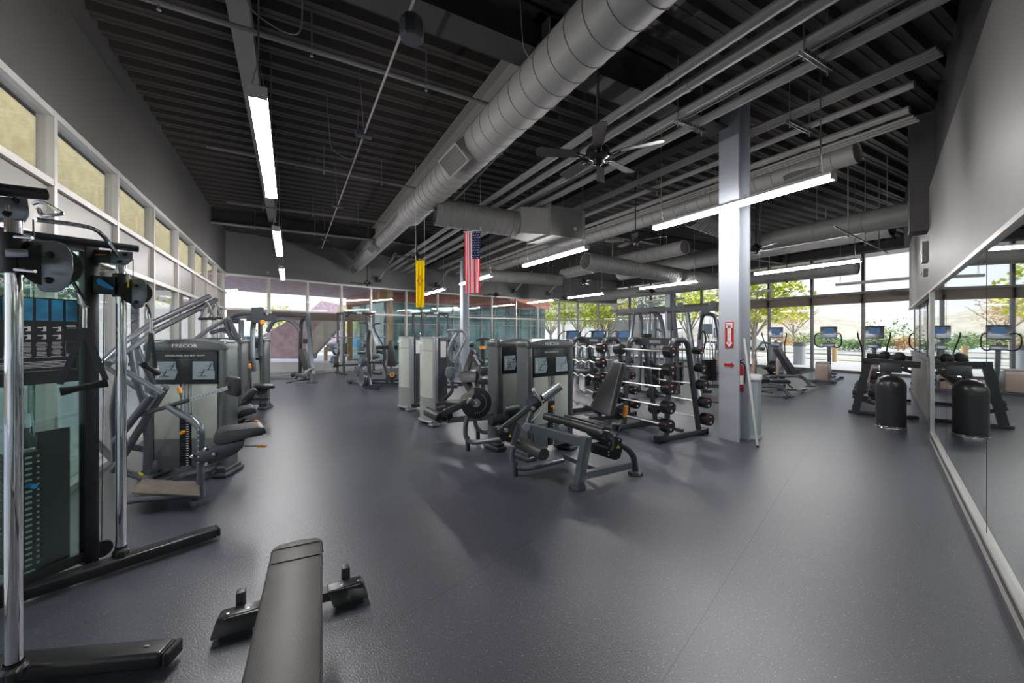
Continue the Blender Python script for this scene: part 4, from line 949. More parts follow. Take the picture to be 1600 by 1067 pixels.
MB().cyl((-0.374,4.442,0.523), (-0.27,4.384,0.523), .005, 6).build('seat_lever', 'black', t)
MB().cyl((-0.27,4.384,0.523), (-0.197,4.344,0.523), .012, 10).build('lever_grip', 'orange', t)
MB().cyl((-0.691,4.619,0.214), (-0.571,4.552,0.374), .008, 6).build('gas_strut', 'dark', t)
# foot plate and base
mb = MB(); mb.prism([(-1.232,4.748,0.155), (-1.214,4.795,0.198), (-1.282,5.233,0.128), (-0.832,4.983,0.103), (-0.728,4.582,0.179), (-0.698,4.394,0.146), (-0.954,4.536,0.163), (-1.17,4.656,0.169)], (0, 0, -1), .012); mb.build('foot_plate', 'tread', t)
MB().tube([(-1.245,4.641,0.111), (-1.158,4.592,0.128), (-0.718,4.519,0.117)], .025, 10).build('base_tube', 'dark', t)
MB().tube([(-1.879,6.08,0.375), (-1.48,5.515,0.14), (-1.258,5.278,0.11), (-1.16,5.165,0.04), (-1.172,5.115,-0.041)], .035, 10, bend=.06).build('base_tube', 'dark', t)
MB().prism([(-1.332,5.318,0.181), (-1.292,5.296,0.162), (-1.292,5.296,0.136), (-1.332,5.318,0.155)], NL, .006).build('warning_sticker', 'yellow', t)
MB().tube([(-1.232,5.606,-0.027), (-0.93,5.438,0.091), (-0.616,5.263,0.125)], .02, 8).build('base_rail', 'dark', t)
mb = MB(); mb.prism([(-1.246,5.328,0.17), (-1.229,5.318,0.261), (-1.189,5.296,0.274), (-1.177,5.29,0.157), (-1.217,5.312,0.131)], NL, .08, bev=.02); mb.build('roller', 'dark', t)
MB().tube([(-0.98,5.008,0.147), (-0.956,5.224,0.113), (-0.749,5.337,0.091)], .03, 8).build('base_link', 'dark', t)
# arms
def arm(name, pts, r, m='steel', cap=None, bend=.06):
    o = MB().tube(pts, r, 12, bend=bend).build(name, m, t)
    if cap: MB().cyl(cap[0], cap[1], r * 1.03, 14).build('end_cap', 'nickel', o)
    return o
arm('counter_arm', [(-1.52,5.366,0.497), (-1.153,4.99,0.984)], .035, cap=((-1.158,4.993,0.977), (-1.148,4.987,0.996)))
arm('counter_arm', [(-1.589,5.576,0.159), (-1.462,5.448,0.372), (-1.087,5.125,1.03)], .036, cap=((-1.093,5.128,1.024), (-1.079,5.121,1.049)))
arm('link_arm', [(-1.384,5.176,1.199), (-1.057,4.936,0.99)], .025); arm('link_arm', [(-1.652,5.496,1.268), (-1.247,5.271,0.933)], .022)
arm('overhead_lever', [(-1.537,4.975,1.257), (-1.413,5.249,1.495), (-1.317,5.653,1.674)], .027); arm('overhead_lever', [(-1.436,4.919,1.298), (-1.381,5.289,1.418), (-1.292,5.64,1.591)], .027)
for a, b in ((((-1.317,5.653,1.674)), (-0.892,6.218,2.036)), (((-1.292,5.64,1.591)), (-0.847,6.422,2.013))): MB().cyl(a, b, .03, 12).build('lever_sleeve', 'dark', t)
for x0, D in ((324, 4.95), (336, 5.15)): pass
def dgrip(c0, c1, c2, c3, c4):
    g = MB().tube([c0, c1, c2], .011, 8, bend=.05).build('d_handle', 'nickel', t); MB().cyl(c3, c4, .017, 10).build('grip', 'rubber', g)
dgrip((-0.977,6.151,1.751), (-0.895,6.105,1.972), (-0.805,6.055,1.751), (-0.984,6.155,1.751), (-0.798,6.051,1.751))
dgrip((-0.91,6.342,1.775), (-0.838,6.302,1.988), (-0.766,6.263,1.775), (-0.91,6.342,1.767), (-0.766,6.263,1.767))
arm('frame_leg', [(-1.364,5.222,1.407), (-1.326,5.201,1.137), (-1.281,5.29,0.824), (-1.29,5.41,0.456), (-1.317,5.482,0.109)], .028); arm('frame_leg', [(-1.382,5.461,1.445), (-1.313,5.422,1.234), (-1.262,5.509,1.037)], .024)
arm('frame_leg', [(-1.43,5.144,1.197), (-1.562,5.446,0.805), (-1.616,5.706,0.193)], .028); MB().beam((-1.498,5.64,0.382), (-1.326,5.716,0.297), .08, .06).build('cross_member', 'dark', t)
MB().beam((-1.391,5.237,1.269), (-1.247,5.271,1.261), .03, .03).build('cross_member', 'steel', t)

# ================================================================ ROW OF TOWERS BEHIND IT
def left_station(y, label, seat, lever, up=True, x=-1.0, nm='selectorized_machine'):
    t = wthing(nm, label, 'gym machine', (x, y, 0)); tower(t, x, y, -.437, w=.86, title='SEATED ROW' if False else None, pin=.7); return t
t2 = left_station(6.75, 'second frosted tower machine along the left windows, hidden behind the row machine', None, None, x=-1.15)
mb = MB(); mb.prism([(-0.607,5.602,0.601), (-0.491,5.537,0.69), (-0.374,5.472,0.712), (-0.336,5.451,0.69), (-0.342,5.454,0.653), (-0.53,5.559,0.579)], NL, .3, bev=.012); mb.build('seat', 'vinyl', t2)
MB().prism([(-0.653,5.742,0.482), (-0.449,5.628,0.573), (-0.488,5.65,0.52), (-0.62,5.724,0.369)], NL, .05).build('seat_carrier', 'dark', t2); MB().cyl((-0.501,5.657,0.527), (-0.409,5.606,0.535), .005, 6).build('seat_lever', 'black', t2); MB().cyl((-0.409,5.606,0.535), (-0.323,5.558,0.535), .013, 8).build('lever_grip', 'orange', t2)
MB().tube([(-0.587,5.762,0.142), (-0.567,5.694,0.482)], .03, 8).build('upright', 'steel', t2)
arm_ = MB().tube([(-1.19,6.956,1.446), (-1.069,7.346,1.627), (-0.902,7.711,1.783)], .03, 8).build('overhead_lever', 'steel', t2); MB().cyl((-0.902,7.711,1.783), (-0.858,7.687,1.813), .034, 8).build('end_cap', 'nickel', arm_)
MB().tube([(-1.045,7.447,1.58), (-0.849,7.682,1.661)], .03, 8).build('overhead_lever', 'steel', t2)
MB().tube([(-0.888,7.589,1.779), (-0.836,7.56,1.58), (-0.766,7.521,1.43)], .035, 8).build('frame_leg', 'steel', t2); MB().tube([(-0.836,7.56,1.779), (-0.714,7.492,1.48)], .035, 8).build('frame_leg', 'steel', t2)
t3 = left_station(8.6, 'third frosted tower machine along the left windows with a dark slanted seat', None, None, x=-1.08)
mb = MB(); mb.prism([(-0.64,7.222,0.576), (-0.539,7.166,0.692), (-0.446,7.114,0.721), (-0.421,7.1,0.692), (-0.488,7.138,0.615), (-0.64,7.222,0.538)], NL, .35, bev=.012); mb.build('seat', 'vinyl', t3)
MB().prism([(-0.668,7.352,0.501), (-0.479,7.247,0.599), (-0.582,7.304,0.452), (-0.659,7.347,0.403)], NL, .05).build('seat_carrier', 'dark', t3)
MB().tube([(-0.672,7.583,0.101), (-0.644,7.453,0.464)], .03, 8).build('upright', 'steel', t3)
# --- fly machine
t = wthing('chest_fly_machine', 'chest fly machine with hanging tubular arms and orange adjusters, fourth tower along the left windows', 'gym machine', (-0.69,10.83,0))
q = V((-0.711,9.893,0.516)); tower(t, q.x, q.y, -.45, w=.66, title=None, pin=.7)
MB().tube([(-1.146,9.792,1.583), (-1.033,9.73,1.917), (-0.854,9.63,1.982), (-0.404,9.38,1.982)], .05, 10, bend=.2).build('overhead_frame', 'steel', t)
mb = MB(); mb.prism([(-1.02,9.608,1.875), (-0.865,9.522,1.875), (-0.865,9.522,1.773), (-1.02,9.608,1.773)], NL, .3, bev=.02); mb.build('counterweight', 'dark', t)
MB().tube([(-0.843,9.395,1.833), (-0.843,9.395,1.269), (-0.713,9.208,0.963)], .045, 10).build('swing_arm', 'steel', t)
MB().tube([(-0.621,9.386,1.875), (-0.654,9.404,1.684), (-0.646,9.285,1.081), (-0.624,9.273,0.83)], .045, 10, bend=.1).build('swing_arm', 'steel', t)
a_ = MB().tube([(-0.528,9.448,2.097), (-0.528,9.448,1.12)], .04, 10).build('swing_arm', 'steel', t); MB().cyl((-0.528,9.448,1.12), (-0.528,9.448,0.978), .025, 8).build('hand_grip', 'rubber', a_)
mb = MB(); mb.box((-0.499,9.318,1.875), (.5, .12, .12)); mb.box((-0.565,9.355,1.926), (.2, .2, .3)); mb.build('pivot_head', 'dark', t)
for q in (((-0.789,9.136,0.874)), (-0.693,9.083,0.947), (-0.482,9.194,1.783)): MB().box(q, (.08, .05, .09), .4, bev=.012).build('adjuster', 'orange', t)
MB().tube([(-0.767,9.238,1.174), (-0.692,9.196,0.902), (-0.713,9.208,0.53)], .03, 8).build('strut_tube', 'dark', t)
mb = MB(); mb.prism([(-0.606,8.577,0.575), (-0.556,8.549,0.632), (-0.262,8.385,0.632), (-0.232,8.368,0.609), (-0.262,8.385,0.569)], NL, .38, bev=.015); mb.build('seat', 'vinyl', t)
MB().prism([(-0.574,8.673,0.561), (-0.328,8.536,0.561), (-0.43,8.593,0.455), (-0.533,8.65,0.432)], NL, .06).build('seat_carrier', 'dark', t)
MB().tube([(-0.394,8.688,0.523), (-0.394,8.688,0.202)], .03, 8).build('upright', 'steel', t); MB().beam((-0.602,8.803,0.345), (-0.353,8.665,0.356), .06, .05).build('base_rail', 'dark', t); MB().beam((-0.478,8.734,0.249), (-0.353,8.665,0.261), .12, .05).build('foot', 'dark', t)

# ================================================================ CENTRE: LEG MACHINES
NV = (-.486, -.874, 0)
def bolts(par, pts, r=.014, m='nickel'):
    for q in pts: MB().lathe([(0, .012), (r * .8, .01), (r, 0)], q, 10, axis=NV).build('bolt', m, par)
t = wthing('leg_extension_machine', 'leg extension machine with raised black back pad, nearest machine in the middle of the floor', 'gym machine', (2.8, 3.7, 0))
tower(t, 2.94, 4.37, .18, w=.84, title='LEG EXTENSION', pin=.72)
MB().beam((2.213,3.804,0.558), (2.441,3.563,0.498), .06, .085).build('main_beam', 'steel', t)
mb = MB(); mb.beam((2.429,3.569,0.502), (2.664,3.164,0.447), .075, .085); mb.build('main_beam', 'steel', t)
MB().lathe([(0, .02), (.04, .02), (.045, 0)], (2.242,3.708,0.554), 18, axis=NV).build('pivot_cap', 'silver', t)
l_ = MB().beam((2.641,3.177,0.513), (2.548,3.194,0.041), .085, .075).build('front_leg', 'steel', t)
mb = MB(); mb.lathe([(0, .05), (.075, .045), (.085, .02), (.085, 0), (0, 0)], (2.54,3.2,0), 18); mb.build('foot', 'dark', l_)
MB().beam((2.595,3.191,0.125), (3.298,3.223,0.113), .06, .07).build('side_rail', 'steel', t)
MB().beam((2.827,3.806,0.123), (2.833,3.23,0.132), .05, .05).build('cross_rail', 'steel', t)
l_ = MB().tube([(3.192,3.282,0.341), (3.281,3.255,0.292), (3.351,3.228,0.204), (3.378,3.225,0.021)], .036, 12, bend=.05).build('rear_leg', 'dark', t)
mb = MB(); mb.lathe([(0, .04), (.075, .035), (.085, .02), (.085, 0), (0, 0)], (3.36,3.21,0), 18); mb.build('foot', 'dark', l_)
pl_ = plate('side_plate', [(2.837,3.285,0.395), (2.837,3.285,0.292), (3.034,3.176,0.217), (3.075,3.152,0.238), (3.096,3.141,0.32), (3.096,3.141,0.449), (3.034,3.176,0.47), (2.992,3.199,0.415)], .05, 'black', t)
def warn(par, q, s=.028):
    q = V(q); u = V((.874, -.486, 0)); mb = MB(); mb.prism([q - u * s * .6, q + u * s * .6, q + V((0, 0, s * 1.1))], NV, .003); mb.build('warning_sticker', 'yellow', par, False)
warn(pl_, (3.05,3.155,0.35), .034); bolts(pl_, [(3.06,3.155,0.437), (2.964,3.208,0.307), (2.964,3.208,0.273)], .009)
# back pad
mb = MB(); pf = [(3.357,3.568,1.226), (3.376,3.523,1.24), (3.294,3.317,1.244), (3.286,3.299,1.203), (3.019,3.218,0.689), (2.997,3.253,0.671), (3.025,3.558,0.694), (3.035,3.598,0.738)]
mb.prism(pf, (.80, .45, -.15), .09, bev=.02); bp_ = mb.build('back_pad', 'vinyl', t)
MB().tube([(3.283,3.346,1.236), (3.01,3.258,0.704)], .003, 5).build('seam', 'placard', bp_)
MB().cyl((3.098,3.369,0.611), (3.066,3.329,0.375), .042, 12).build('back_post', 'dark', t)
MB().tube([(3.187,3.377,0.709), (3.313,3.306,0.767)], .02, 8).build('adjuster_arm', 'dark', t)
MB().beam((3.243,3.231,0.771), (3.224,3.241,0.65), .045, .04, bev=.008).build('adjuster', 'orange', t); MB().cyl((3.215,3.247,0.622), (3.111,3.247,0.444), .008, 6).build('adjuster_link', 'dark', t)
# seat pad seen end on
mb = MB(); mb.tube([(2.577,3.853,0.612), (2.726,3.461,0.577), (2.817,3.125,0.548)], .042, 14, r2=.058); mb.build('seat_pad', 'vinyl', t)
mb = MB(); mb.prism([(2.813,3.813,0.557), (2.82,3.581,0.564), (2.921,3.124,0.536), (3.258,3.452,0.483)], (0, 0, 1), .06, bev=.015); mb.build('seat', 'vinyl', t)
MB().cyl((2.754,3.102,0.574), (2.752,3.081,0.575), .018, 10).build('end_cap', 'nickel', t)
MB().tube([(2.806,3.131,0.568), (2.869,3.096,0.561), (2.918,3.091,0.51), (2.918,3.091,0.384), (2.921,3.124,0.356)], .012, 8, bend=.03).build('side_handle', 'steel', t)
mb = MB()
for k in range(3): mb.tube([(2.762,3.27,0.469), (2.927,3.178,0.429)], .01, 6); 
mb.tube([(2.762,3.27,0.415), (2.892,3.14,0.376)], .012, 6); mb.tube([(2.869,3.439,0.474), (2.939,3.171,0.402)], .02, 6); mb.build('seat_track', 'dark', t)
MB().lathe([(0, .012), (.03, .01), (.034, 0)], (2.562,3.495,0.557), 14, axis=NV).build('pivot_cap', 'silver', t)
# arm, cam, roller
mb = MB(); mb.beam((2.019,3.935,0.483), (2.318,3.745,0.764), .075, .065, bev=.01); a1 = mb.build('swing_arm', 'dark', t); bolts(a1, [(2.065,3.841,0.512)], .026)
mb = MB(); mb.beam((2.318,3.745,0.721), (2.503,3.666,0.909), .07, .085, bev=.01); a2 = mb.build('swing_arm', 'black', t); bolts(a2, [(2.317,3.689,0.752)], .026); warn(a2, (2.409,3.626,0.83))
MB().cyl((2.426,3.64,0.869), (2.573,3.535,1.008), .05, 18).build('counterweight_tube', 'silver', t)
warn(a1, (2.092,3.803,0.443)); 
plate('pivot_plate', [(2.02,3.969,0.518), (2.057,3.948,0.547), (2.164,3.889,0.432), (2.201,3.868,0.361), (2.151,3.896,0.347), (2.045,3.955,0.411)], .05, 'black', t)
mb = MB(); mb.prism([(2.247,3.75,0.804), (2.272,3.737,0.874), (2.327,3.706,0.892), (2.382,3.675,0.867), (2.358,3.689,0.804), (2.297,3.723,0.734)], ND, .02); cm = mb.build('range_sector', 'steel', t); bolts(cm, [(2.288,3.722,0.861), (2.312,3.709,0.872), (2.337,3.695,0.868), (2.358,3.683,0.854)], .006, 'black')
MB().cyl((2.368,3.603,0.837), (2.296,3.643,0.955), .012, 8).build('release_lever', 'silver', t); MB().lathe([(0, -.02), (.016, -.015), (.02, 0), (.016, .015), (0, .02)], (2.293,3.645,0.962), 10).build('lever_knob', 'white', t)
MB().tube([(2.355,3.633,0.896), (2.392,3.613,0.813), (2.392,3.613,0.757), (2.361,3.63,0.702), (2.282,3.674,0.618)], .008, 6, bend=.03).build('guard_rod', 'nickel', t)
MB().tube([(2.308,3.728,0.732), (2.265,3.752,0.577)], .013, 8).build('link_rod', 'silver', t)
MB().tube([(2.213,3.804,0.537), (2.176,3.824,0.417)], .025, 8).build('link_rod', 'silver', t)
MB().cyl((2.167,4.001,0.7), (2.276,3.883,0.738), .05, 14).build('shin_pad', 'vinyl', t)
mb = MB(); mb.prism([(2.129,4.022,0.641), (2.148,4.012,0.729), (2.212,3.976,0.758), (2.308,3.923,0.7), (2.289,3.933,0.626), (2.199,3.983,0.582)], ND, .08, bev=.02); mb.build('pad_bracket', 'black', t)
rp = MB().lathe([(0, 0), (.05, .0), (.066, .015), (.068, .03), (.068, .55), (.062, .57), (0, .57)], (2.263,3.948,0.341), 20, axis=(-.02, -1, -.0)).build('roller_pad', 'vinyl', t)
MB().tube([(2.188,3.932,0.347), (2.264,3.89,0.333)], .03, 8).build('roller_axle', 'dark', t)
# left front stand
l_ = MB().tube([(2.142,3.821,0.31), (2.123,3.831,0.225), (2.154,3.814,0.112), (2.228,3.773,0.077), (2.414,3.75,0.082), (2.783,3.773,0.09)], .028, 12, bend=.06).build('stand_tube', 'steel', t)
MB().cyl((2.157,3.812,0.155), (2.16,3.81,-0), .033, 12).build('foot', 'dark', t)
MB().beam((2.136,3.824,0.345), (2.213,3.804,0.573), .06, .05).build('stand_upright', 'steel', t)

# --- second leg machine behind it
t = wthing('leg_curl_machine', 'leg curl machine with dark cam disc, left of the leg extension machine', 'gym machine', (2.5, 5.1, 0))
tower(t, 2.80, 4.93, .18, w=.84, title='LEG CURL', pin=.7)
mb = MB(); n_ = V((-.35, -.93, 0)); c_ = V((2.119,4.772,0.667)); u_ = V((.93, -.35, 0))
arc = [(math.cos(a), math.sin(a)) for a in [math.radians(100 - 10 * k) for k in range(29)]]
mb.prism([c_ + u_ * (.20 * a) + V((0, 0, .205 * b)) for a, b in arc] + [c_ + u_ * -.12 + V((0, 0, -.03)), c_ + u_ * -.02 + V((0, 0, .12))], n_, .03, bev=.004); dsc = mb.build('cam_disc', 'satin', t)
mb = MB()
for k in range(15):
    a = math.radians(60 - 11 * k); mb.box(c_ + n_ * .031 + u_ * (.13 * math.cos(a)) + V((0, 0, .13 * math.sin(a))), (.008, .004, .02), math.atan2(u_.y, u_.x))
mb.build('range_marks', 'silver', dsc, False); mb = MB(); mb.lathe([(0, .05), (.028, .045), (.034, .03)], c_, 14, axis=n_); mb.lathe([(.035, .031), (.055, .031), (.05, .035)], c_, 18, axis=n_); mb.build('hub_bolt', 'nickel', dsc)
MB().cyl((2.005,4.778,0.701), (2.119,4.772,0.659), .04, 14).build('arm_hub', 'steel', t)
mb = MB(); mb.beam((1.774,5.135,0.478), (2.068,4.8,0.701), .07, .085, bev=.01); a1 = mb.build('swing_arm', 'black', t)
b_ = plate('pad_bracket', [(1.753,5.204,0.563), (1.844,5.154,0.598), (1.92,5.111,0.52), (1.927,5.107,0.433), (1.867,5.141,0.372), (1.776,5.192,0.398)], .06, 'black', t); bolts(b_, [(1.829,5.15,0.53)], .024); bolts(b_, [(1.78,5.178,0.439), (1.848,5.14,0.443), (1.856,5.136,0.391)], .008)
MB().lathe([(0, 0), (.055, 0), (.066, .015), (.066, .32), (.058, .335), (0, .335)], (1.735,5.1,0.45), 18, axis=V((1.661,5.427,0.49)) - V((1.735,5.1,0.45))).build('roller_pad', 'vinyl', t)
mb = MB(); mb.tube([(2.066,4.859,0.566), (2.014,4.887,0.371), (2.014,4.887,0.194), (2.088,4.846,0.127), (2.397,4.617,0.191)], .032, 12, bend=.07); mb.build('stand_tube', 'steel', t)
MB().cyl((2.04,4.873,0.203), (2.063,4.917,0.019), .03, 12).build('foot', 'dark', t); MB().cyl((2.347,5.217,0.223), (2.367,5.263,0.054), .03, 12).build('foot', 'dark', t)
MB().tube([(2.287,5.193,0.344), (2.302,5.185,0.235), (2.39,5.136,0.162), (2.605,4.959,0.211)], .03, 12, bend=.06).build('stand_tube', 'steel', t)
MB().lathe([(0, 0), (.06, 0), (.07, .02), (.07, .3), (0, .3)], (2.236,4.592,0.447), 16, axis=(1, .1, 0)).build('knee_pad', 'vinyl', t)
MB().beam((1.936,5.331,0.355), (2.398,4.845,0.45), .07, .08).build('base_rail', 'dark', t)
mb = MB(); mb.prism([(2.189,5.534,0.584), (2.222,5.515,0.659), (2.474,5.718,0.703), (2.596,5.651,0.683), (2.454,5.386,0.688), (2.233,5.395,0.6)], (0, 0, -1), .03, bev=.008); mb.build('foot_plate', 'tread', t)

# --- two towers seen from their narrow faces
def slim_tower(par, a, b, h=1.51, d=.17):
    """narrow tower: a..b is the pale bowed face, b the near corner, dark side beyond it"""
    a = V((*a, 0)); b = V((*b, 0)); e_ = (b - a).normalized(); L = (b - a).length; n_ = V((-e_.y, e_.x, 0)); az = math.atan2(e_.y, e_.x)     # n_ points into the body
    n = 10; bow = [a + e_ * (L - .09) * k / n - n_ * .045 * math.sin(pi * k / n) for k in range(n + 1)]
    back = [a + e_ * (L - .09) + n_ * .12, a + n_ * .12]
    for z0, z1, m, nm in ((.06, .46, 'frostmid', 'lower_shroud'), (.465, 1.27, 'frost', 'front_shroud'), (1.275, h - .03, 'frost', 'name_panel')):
        MB().prism([(p.x, p.y, z0) for p in bow + back], (0, 0, 1), z1 - z0).build(nm, m, par)
    MB().prism([(p.x, p.y, h - .03) for p in bow + back], (0, 0, 1), .03).build('top_cap', 'silver', par)
    MB().box(b - e_ * .045 + n_ * .035 + V((0, 0, h / 2 + .02)), (.085, .085, h - .04), az, bev=.03).build('corner_post', 'silver', par)
    MB().box(b + n_ * (d / 2 + .08) - e_ * .12 + V((0, 0, h / 2 + .02)), (.22, d, h - .05), az, bev=.012).build('side_cover', 'dark', par)
    MB().box(b + n_ * (d / 2 + .08) - e_ * .008 + V((0, 0, 1.30)), (.003, d * .62, .27), az).build('side_label', 'white', par, False)
    MB().tube([p - n_ * .012 + V((0, 0, .06)) for p in bow], .02, 8).build('base_trim', 'silver', par)
    MB().box(b - e_ * .04 + V((0, 0, .025)), (.16, .16, .05), az, bev=.02).build('foot', 'steel', par)
    MB().box(a + e_ * .06 + n_ * .06 + V((0, 0, .025)), (.12, .12, .05), az, bev=.02).build('foot', 'steel', par)
    MB().box(a.lerp(b, .2) - n_ * .035 + V((0, 0, 1.40)), (.12, .02, .025), az).build('emblem', 'white', par, False)
t = wthing('leg_press_machine', 'leg press station behind the right one of two slim pale towers', 'gym machine', (2.3, 6.8, 0))
slim_tower(t, (2.02, 7.02), (2.126, 6.484))
mb = MB(); mb.prism([(2.49,6.167,0.944), (2.676,6.293,1.297), (2.713,6.215,1.299), (2.702,6.164,1.258), (2.521,6.036,0.922), (2.466,6.066,0.901)], (.8, .5, -.2), .07, bev=.015); mb.build('back_pad', 'vinyl', t)
mb = MB(); mb.prism([(2.383,5.998,0.942), (2.457,6.071,0.953), (2.558,5.786,0.972), (2.538,5.74,0.806), (2.373,5.889,0.79), (2.356,5.956,0.825)], ND, .30, bev=.02); mb.build('seat', 'vinyl', t)
MB().lathe([(0, -.05), (.035, -.04), (.05, 0), (.035, .04), (0, .05)], (2.664,6.185,1.381), 14).build('head_roll', 'vinyl', t)
MB().beam((2.643,6.082,1.199), (2.685,5.944,1.037), .05, .07).build('back_strut', 'dark', t); MB().beam((2.685,5.944,1.037), (2.608,5.873,0.551), .05, .07).build('back_strut', 'dark', t)
MB().beam((2.473,5.948,0.788), (2.514,5.811,0.638), .1, .08).build('seat_support', 'dark', t)
mb = MB(); mb.prism([(2.254,6.299,1.008), (2.374,6.232,1.008), (2.374,6.232,0.838), (2.328,6.258,0.764), (2.282,6.283,0.838), (2.226,6.314,0.88)], ND, .05, bev=.01); mb.build('foot_board', 'steel', t)
MB().tube([(2.337,6.252,0.774), (2.346,6.247,0.626), (2.256,6.183,0.556), (2.14,6.133,0.51)], .03, 8, bend=.05).build('base_tube', 'dark', t)
MB().beam((2.174,6.229,0.431), (2.666,5.612,0.503), .4, .06).build('base_deck', 'black', t)
t = wthing('calf_machine', 'slim pale tower machine, left one of two standing mid floor', 'gym machine', (2.2, 8.3, 0))
slim_tower(t, (2.00, 8.52), (2.13, 8.02))
MB().beam((2.176,7.83,0.16), (2.627,7.235,0.238), .3, .06).build('base_deck', 'black', t)
mb = MB(); mb.prism([(2.453,5.501,0.856), (2.512,5.468,0.895), (2.647,5.393,0.875), (2.647,5.393,0.798), (2.479,5.487,0.798)], ND, .3, bev=.015); mb.build('seat', 'vinyl', t)

# --- big plate loaded machines
def plates_on(par, c, ax, n, r, th=.028, m='steel', gap=.006, name='weight_plate'):
    c = V(c); ax = V(ax).normalized()
    for k in range(n):
        mb = MB(); p = c + ax * k * (th + gap)
        mb.lathe([(.026, 0), (r * .35, 0), (r * .38, .006), (r * .78, .006), (r * .82, 0), (r * .97, 0), (r, .005), (r, th - .005), (r * .97, th), (r * .82, th), (r * .78, th - .006), (r * .38, th - .006), (r * .35, th), (.026, th)], p, 26, axis=ax)
        mb.build(name, m, par)
t = wthing('plate_loaded_chest_press', 'plate loaded chest press with tall tapered back pad and racks of iron plates', 'gym machine', (2.54,12.73,0))
D = 11.6
mb = MB(); mb.beam((1.683,13.483,0.03), (2.141,11.626,0.003), .12, .10); mb.beam((1.665,13.492,0.071), (1.722,13.346,0.023), .25, .08); mb.build('base_rail', 'dark', t)
for y in (594, 597.5, 602): MB().beam((V((2.022,12.15,0.134)) + V((0, 0, 0))), V((2.74,11.521,0.122)), .07, .07).build('base_rail', 'dark', t) if y == 594 else MB().beam((2.213,12.844,0.126) if y > 600 else (2.001,11.818,0.08), (2.973,12.421,0.126) if y > 600 else (2.668,11.447,0.08), .07, .07).build('base_rail', 'dark', t)
MB().tube([(2.004,12.045,0.109), (1.988,12.054,0.849), (1.94,12.081,1.219), (1.988,12.054,1.681)], .055, 10, bend=.2).build('main_post', 'dark', t)
MB().tube([(1.891,12.108,0.627), (2.003,11.931,0.085)], .05, 10).build('post_brace', 'silver', t)
MB().tube([(1.971,11.949,1.717), (2.067,11.896,1.643), (2.128,11.747,1.316), (2.097,11.765,0.989)], .06, 10, bend=.3).build('press_arm', 'silver', t)
MB().tube([(2.007,12.501,1.589), (1.957,12.529,1.206), (1.99,12.51,1.015)], .05, 10, bend=.2).build('press_arm', 'silver', t)
MB().tube([(1.715,12.092,1.872), (1.939,11.967,1.872), (1.939,11.967,1.68)], .018, 8, bend=.1).build('hand_grip', 'rubber', t)
MB().tube([(2.164,11.384,1.844), (2.01,11.47,1.844), (2.041,11.452,1.623), (2.242,11.341,1.234)], .018, 8, bend=.1).build('hand_grip', 'rubber', t)
MB().beam((2.128,11.747,1.17), (2.668,11.447,1.17), .10, .10).build('cross_member', 'black', t)
MB().tube([(2.319,11.641,1.134), (2.351,11.623,0.861), (2.303,11.65,0.771), (2.414,11.588,0.425), (2.398,11.597,0.171)], .05, 10, bend=.1).build('rear_leg', 'dark', t)
mb = MB(); mb.prism([(2.344,11.169,1.377), (2.451,11.11,1.395), (2.497,11.084,0.711), (2.512,11.076,0.659), (2.306,11.191,0.659), (2.329,11.178,1.237)], ND, .09, bev=.03); mb.build('back_pad', 'vinyl', t)
MB().cyl((2.416,11.186,0.69), (2.416,11.186,0.496), .03, 10).build('seat_post', 'steel', t)
mb = MB(); mb.prism([(2.267,11.212,0.448), (2.558,11.05,0.466), (2.497,11.084,0.326), (2.375,11.152,0.291)], ND, .3, bev=.02); mb.build('seat_frame', 'dark', t); MB().cyl((2.413,11.016,0.493), (2.413,11.016,0.233), .05, 10).build('seat_column', 'black', t)
mb = MB(); mb.lathe([(.03, 0), (.06, 0), (.06, .03), (.03, .03)], (2.391,10.914,0.46), 12, axis=NV); mb.build('adjuster', 'orange', t)
for c, n, r in (((1.776,12.401,0.724), 5, .14), ((1.747,11.959,0.298), 3, .235), ((1.735,12.881,0.422), 3, .17), ((1.858,12.47,1.266), 2, .11)): plates_on(t, c, (.95, .2, 0), n, r, th=.05)
for a, b in (((1.773,12.631,0.996), (1.957,12.414,1.001)), ((2.085,12,1.071), (2.319,11.641,1.025)), ((2.019,11.922,0.764), (2.239,11.685,0.771)), ((2.085,12,0.886), (2.211,11.815,0.91)), ((2.067,11.896,0.452), (2.255,11.676,0.444))): MB().cyl(a, b, .05, 12).build('plate_horn', 'dark', t)
t = wthing('plate_loaded_row', 'silver framed plate loaded pulldown machine behind the pale slim towers', 'gym machine', (4.48,11.65,0))
for pts, r in (([(2.977,8.529,0.654), (3.039,8.494,1.227), (3.077,8.473,1.584)], .03), ([(3.017,8.392,1.047), (3.116,8.337,1.4), (3.215,8.281,1.57), (3.24,8.268,1.627)], .04), ([(3.154,8.201,1.025), (3.325,8.106,1.402), (3.362,8.085,1.528), (3.301,8.119,1.612), (3.203,8.174,1.64), (3.042,8.378,1.641)], .03), ([(3.127,8.445,1.613), (3.177,8.417,1.527), (3.177,8.417,1.37)], .03), ([(3.187,8.526,0.427), (3.2,8.519,1.223)], .06), ([(3.178,8.302,1.089), (3.277,8.247,0.976), (3.289,8.24,0.806), (3.24,8.268,0.594)], .03), ([(3.064,8.48,0.926), (3.114,8.452,0.983), (3.114,8.452,0.855), (3.052,8.487,0.769)], .02)):
    MB().tube(pts, r, 8, bend=.08).build('frame_tube', 'silver' if r > .025 else 'dark', t)
MB().tube([(2.943,8.433,1.4), (3.19,8.295,1.4)], .02, 8).build('hand_grip', 'rubber', t); plates_on(t, (3.299,8.578,0.868), (.6, -.8, 0), 2, .17); plates_on(t, (3.202,8.403,1.284), (.6, -.8, 0), 2, .10)
